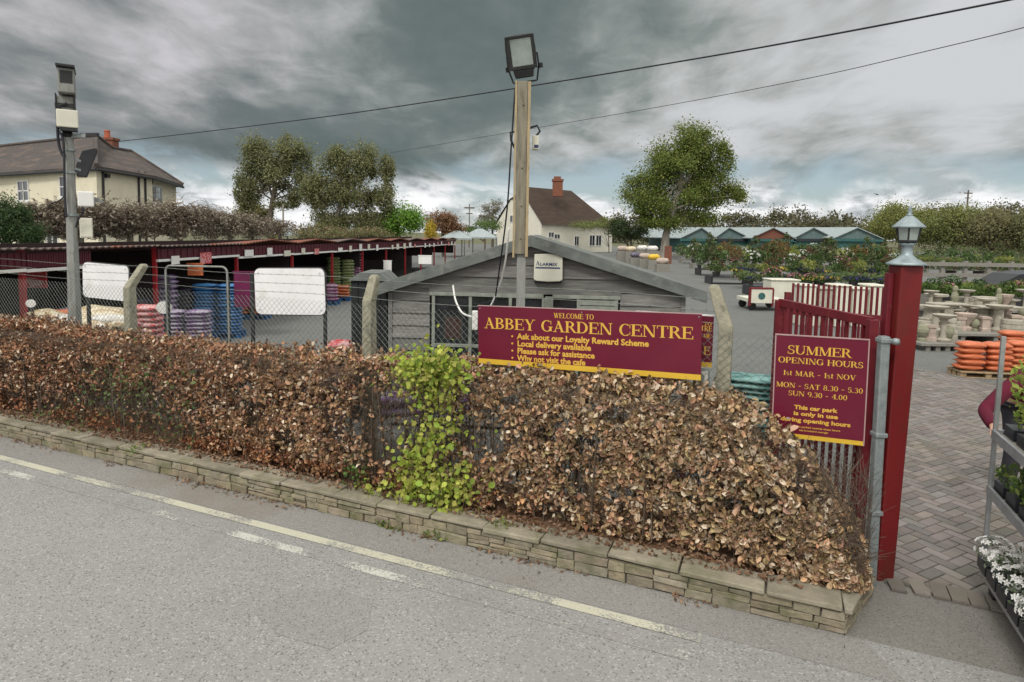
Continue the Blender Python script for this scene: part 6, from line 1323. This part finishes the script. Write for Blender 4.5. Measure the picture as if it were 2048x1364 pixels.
# low grey rail fence behind
a, c = P(1842, 530, 23), P(2120, 530, 23); rfn = thing('timber_rail_fence', 'low silvery timber rail fence behind the ornament display', 'fence', ((a.x + c.x) / 2, 23, 0)); b = MB()
for z in (.7, 1.15, 1.55): b.box(a.x, c.x, 22.97, 23.03, z, z + .14)
b.build('rail', 'greywood', rfn); b = MB()
for i in range(7): x = a.x + (c.x - a.x) * i / 6; b.box(x - .06, x + .06, 23.04, 23.16, 0, 1.75)
b.build('post', 'greywood', rfn)
a, c = P(1975, 585, 20.5), P(2060, 540, 20.5); b = MB(); b.prism([(a.x + .3, 20.9, .8), (c.x + 1, 20.9, .8), (c.x + 1, 20.9, 1.5), (c.x, 20.9, 1.4)], (0, 1.2, 0)); o = b.build('sloping_display', 'traydark'); tag(o, 'dark sloping display unit at the right edge behind the ornaments', 'display unit')
# orange pallets
for px, Y, m_, lab, per, ly in ((1962, 11.4, 'sack_terracotta', 'orange stack on a pallet at the right, beyond the paving', (2, 2), 5), (2062, 11.6, 'sack_terracotta', 'orange stack at the right edge, beside the first one', (2, 2), 5), (2040, 12.9, 'sack_terracotta', 'orange stack behind the two near the right edge', (2, 1), 5)):
    stack(P(px, 760, Y).x, Y, -.12, m_, ly, lab, (.46, .36, .12), (2, 1))

# ------------------------------------------------------------------ plant trolley
TA = Vector((P(1990, 869, 4.24).x, 4.24, 0)); td = Vector((-.375, -.927, 0)).normalized(); te = Vector((.927, -.375, 0)).normalized(); TL, TW = 1.35, .58
MT = Matrix((te, -td, Vector((0, 0, 1)))).transposed().to_4x4(); MT.translation = TA + td * TL      # x across, y away from the road
tro = thing('plant_trolley', 'wheeled metal plant trolley loaded with white flowers and green plants, at the right edge', 'trolley', TA + td * TL / 2)
for x in (0, TW):
    for y in (0, TL): b = MB(MT); b.box(x - .013, x + .013, y - .013, y + .013, .12, 1.85); b.build('upright', 'mesh', tro); SHZ = (.18, .76, 1.16)
for z in SHZ:
    b = MB(MT); b.box(.02, TW - .02, .02, TL - .02, z, z + .012); b.build('shelf', 'greywood', tro)
    b = MB(MT); b.box(-.02, .0, -.01, TL + .01, z - .03, z + .035); b.box(TW, TW + .02, -.01, TL + .01, z - .03, z + .035); b.box(.0, TW, -.02, -.0, z - .03, z + .035); b.box(0, TW, TL, TL + .02, z - .03, z + .035); b.build('shelf_rim', 'mesh' if z < .5 else 'mesh', tro)
for x in (.05, TW - .05):
    for y in (.07, TL - .07): b = MB(MT); b.tube([(x - .015, y, .055), (x + .015, y, .055)], .055, 12); b.box(x - .03, x + .03, y - .03, y + .03, .112, .15); b.build('caster', 'black', tro)
def trayplant(x, y, z, h, r, n, ls, cols, fl, label, group, nfl=0):
    c = MT @ Vector((x, y, z)); t_ = thing('tray_plant', label, 'potted plant', c, group); b = MB(); b.T = Matrix.Translation(c) @ Matrix.Rotation(-.385, 4, 'Z'); b.box(-.085, .085, -.085, .085, 0, .075); b.build('pot', 'traydark', t_)
    d = unit(rng.normal(size=(n, 3))); p = np.array(c) + np.array([0, 0, .07 + h * .45]) + d * rng.uniform(.2, 1, (n, 1)) ** .5 * np.array([r, r, h * .5]); leaves('foliage', p, ls, palette(n, cols, .2), 'leaf', t_, aspect=.5)
    if nfl:
        d = unit(rng.normal(size=(nfl, 3))); d[:, 2] = np.abs(d[:, 2]) + .15; p = np.array(c) + np.array([0, 0, .07 + h * .45]) + d * np.array([r, r, h * .55]) * rng.uniform(.9, 1.1, (nfl, 1)); b = MB()
        for q, dd in zip(p, d):
            q = Vector(q); dd = Vector(dd).normalized(); t1 = dd.orthogonal().normalized(); t2 = dd.cross(t1); R_ = random.uniform(.014, .021)
            for k in range(5):
                a0 = k * 2 * math.pi / 5; e0 = t1 * math.cos(a0) + t2 * math.sin(a0); e1 = t1 * math.cos(a0 + .5) + t2 * math.sin(a0 + .5); e2 = t1 * math.cos(a0 - .5) + t2 * math.sin(a0 - .5); b.quad([q, q + e2 * R_ * .8 + dd * .004, q + e0 * R_ * 1.3 + dd * .001, q + e1 * R_ * .8 + dd * .004])
        b.build('flowers', fl, t_, fix=False)
lb_ = 'white flowering plant in the bottom tray of the trolley'
for i in range(3):
    for j in range(7): trayplant(.05 + i * .2, .08 + j * .2, .20, .17, .13, 90, .035, [(.16, .22, .12), (.28, .33, .22), (.40, .44, .36)], 'white', lb_, 'white flowers on the trolley', 46)
for i in range(3):
    for j in range(6): trayplant(.10 + i * .19, .1 + j * .23, .775, .16, .11, 110, .04, [(.14, .22, .06), (.22, .28, .08), (.09, .14, .05)], 'white', 'green plant in dark pot on the middle shelf of the trolley', 'green plants on the middle trolley shelf')
for i in range(3):
    for j in range(6): trayplant(.13 + i * .17, .1 + j * .23, 1.175, .46 + .14 * ((i + j) % 2), .10, 240, .045, [(.34, .42, .09), (.44, .48, .12), (.22, .32, .07)], 'white', 'yellow-green bushy plant on the top shelf of the trolley', 'yellow-green plants on the top trolley shelf')

# ------------------------------------------------------------------ person behind the trolley
def skin(name, verts, edges, m, parent=None, sub=2):
    me = bpy.data.meshes.new(name); bm = bmesh.new(); ly = bm.verts.layers.skin.verify(); vs = []
    for i, (p, r_) in enumerate(verts): v = bm.verts.new(p); v[ly].radius = (r_, r_) if not isinstance(r_, tuple) else r_; v[ly].use_root = (i == 0); vs.append(v)
    for a, c in edges: bm.edges.new((vs[a], vs[c]))
    bm.to_mesh(me); bm.free(); me.materials.append(M[m]); o = bpy.data.objects.new(name, me); COL.objects.link(o); o.parent = parent
    s_ = o.modifiers.new('skin', 'SKIN'); s_.use_smooth_shade = True; q = o.modifiers.new('sub', 'SUBSURF'); q.levels = sub; q.render_levels = sub; return o
el, ha = P(1967, 822, 5.48), P(1992, 862, 5.22); shR = P(2052, 742, 5.62)
pel = Vector((shR.x + .30, 5.95, .93)); chest = Vector((shR.x + .20, 5.72, 1.20)); nk = Vector((shR.x + .19, 5.60, 1.40)); shL = shR + Vector((.40, .06, .0)); hd = nk + Vector((0, -.06, .14))
elL = shL + Vector((.10, -.05, -.27)); haL = elL + Vector((-.10, -.22, -.02)); 
V_ = [(pel, (.15, .11)), (chest, (.16, .12)), (nk, .058), (nk + Vector((0, -.03, .07)), .062), (hd + Vector((0, -.01, .02)), (.082, .095)), (hd + Vector((0, 0, .11)), (.078, .09)),
      (shR + Vector((.05, 0, 0)), .06), (el, .042), (ha + (el - ha) * .28, .028), (ha, .036), (shL + Vector((-.05, 0, 0)), .06), (elL, .042), (haL + (elL - haL) * .28, .028), (haL, .036),
      (pel + Vector((-.10, 0, -.06)), .09), (pel + Vector((-.11, -.05, -.46)), .06), (pel + Vector((-.11, .02, -.85)), .042), (pel + Vector((-.11, -.14, -.90)), .036),
      (pel + Vector((.10, 0, -.06)), .09), (pel + Vector((.11, -.05, -.46)), .06), (pel + Vector((.11, .02, -.85)), .042), (pel + Vector((.11, -.14, -.90)), .036)]
E = [(0, 1), (1, 2), (2, 3), (3, 4), (4, 5), (1, 6), (6, 7), (7, 8), (8, 9), (1, 10), (10, 11), (11, 12), (12, 13), (0, 14), (14, 15), (15, 16), (16, 17), (0, 18), (18, 19), (19, 20), (20, 21)]
def fingers(h, dirn, base_i):
    dirn = dirn.normalized(); side = dirn.cross(Vector((0, 0, 1))).normalized(); dn = Vector((0, 0, -1))
    for k, ln_ in enumerate((.036, .042, .040, .032)):
        o_ = h + side * (.024 - .016 * k) + dirn * .02; i0 = len(V_); V_.append((o_, .0095)); V_.append((o_ + dirn * ln_ + dn * .006, .0088)); V_.append((o_ + dirn * (ln_ + .012) + dn * (.03 + .003 * k), .008)); V_.append((o_ + dirn * (ln_ - .012) + dn * (.045), .0072)); E.extend([(base_i, i0), (i0, i0 + 1), (i0 + 1, i0 + 2), (i0 + 2, i0 + 3)])
    i0 = len(V_); V_.append((h + side * .034, .010)); V_.append((h + side * .045 + dirn * .03 + dn * .02, .0095)); V_.append((h + side * .034 + dirn * .045 + dn * .034, .008)); E.extend([(base_i, i0), (i0, i0 + 1), (i0 + 1, i0 + 2)])
fingers(ha, ha - el, 9); fingers(haL, haL - elL, 13)
per = skin('person', V_, E, 'skin'); tag(per, 'person in a maroon sweatshirt bending behind the plant trolley, one arm reaching to its frame', 'person')
skin('sweatshirt', [(pel + Vector((0, 0, .04)), (.175, .135)), (chest, (.19, .145)), (nk + Vector((0, .01, -.05)), (.09, .08)), (shR + Vector((.05, 0, 0)), .083), (shR * .45 + el * .55, .066), (el, .062), (ha * .72 + el * .28, .05), (ha + (el - ha) * .25, .04), (shL + Vector((-.05, 0, 0)), .083), (elL, .06), (haL + (elL - haL) * .25, .04)],
     [(0, 1), (1, 2), (1, 3), (3, 4), (4, 5), (5, 6), (6, 7), (1, 8), (8, 9), (9, 10)], 'sweater', per)
skin('trousers', [(pel, (.17, .13)), (pel + Vector((-.10, 0, -.07)), .11), (pel + Vector((-.11, -.05, -.46)), .082), (pel + Vector((-.11, .02, -.84)), .068), (pel + Vector((.10, 0, -.07)), .11), (pel + Vector((.11, -.05, -.46)), .082), (pel + Vector((.11, .02, -.84)), .068)], [(0, 1), (1, 2), (2, 3), (0, 4), (4, 5), (5, 6)], 'trousers', per)
skin('hair', [(hd + Vector((0, .045, .03)), .075), (hd + Vector((0, .02, .14)), .085), (hd + Vector((0, -.03, .155)), .07)], [(0, 1), (1, 2)], 'hair', per)
b = MB(); fc = hd + Vector((0, -.098, .03))
for s in (-1, 1): b.lathe([(.0, -.006), (.011, 0), (0, .006)], 8, fc + Vector((s * .032, 0, .03)))
b.beam(fc + Vector((-.022, -.002, -.045)), fc + Vector((.022, -.002, -.045)), .008, .008); b.build('face_features', 'hair', per)
for o_ in bpy.data.objects:
    if len(o_.get('label', '').split()) > 16: print('LONG', o_['label'])
print('sacks', sum(o_.name.startswith('sack') for o_ in bpy.data.objects), len(bpy.data.objects))
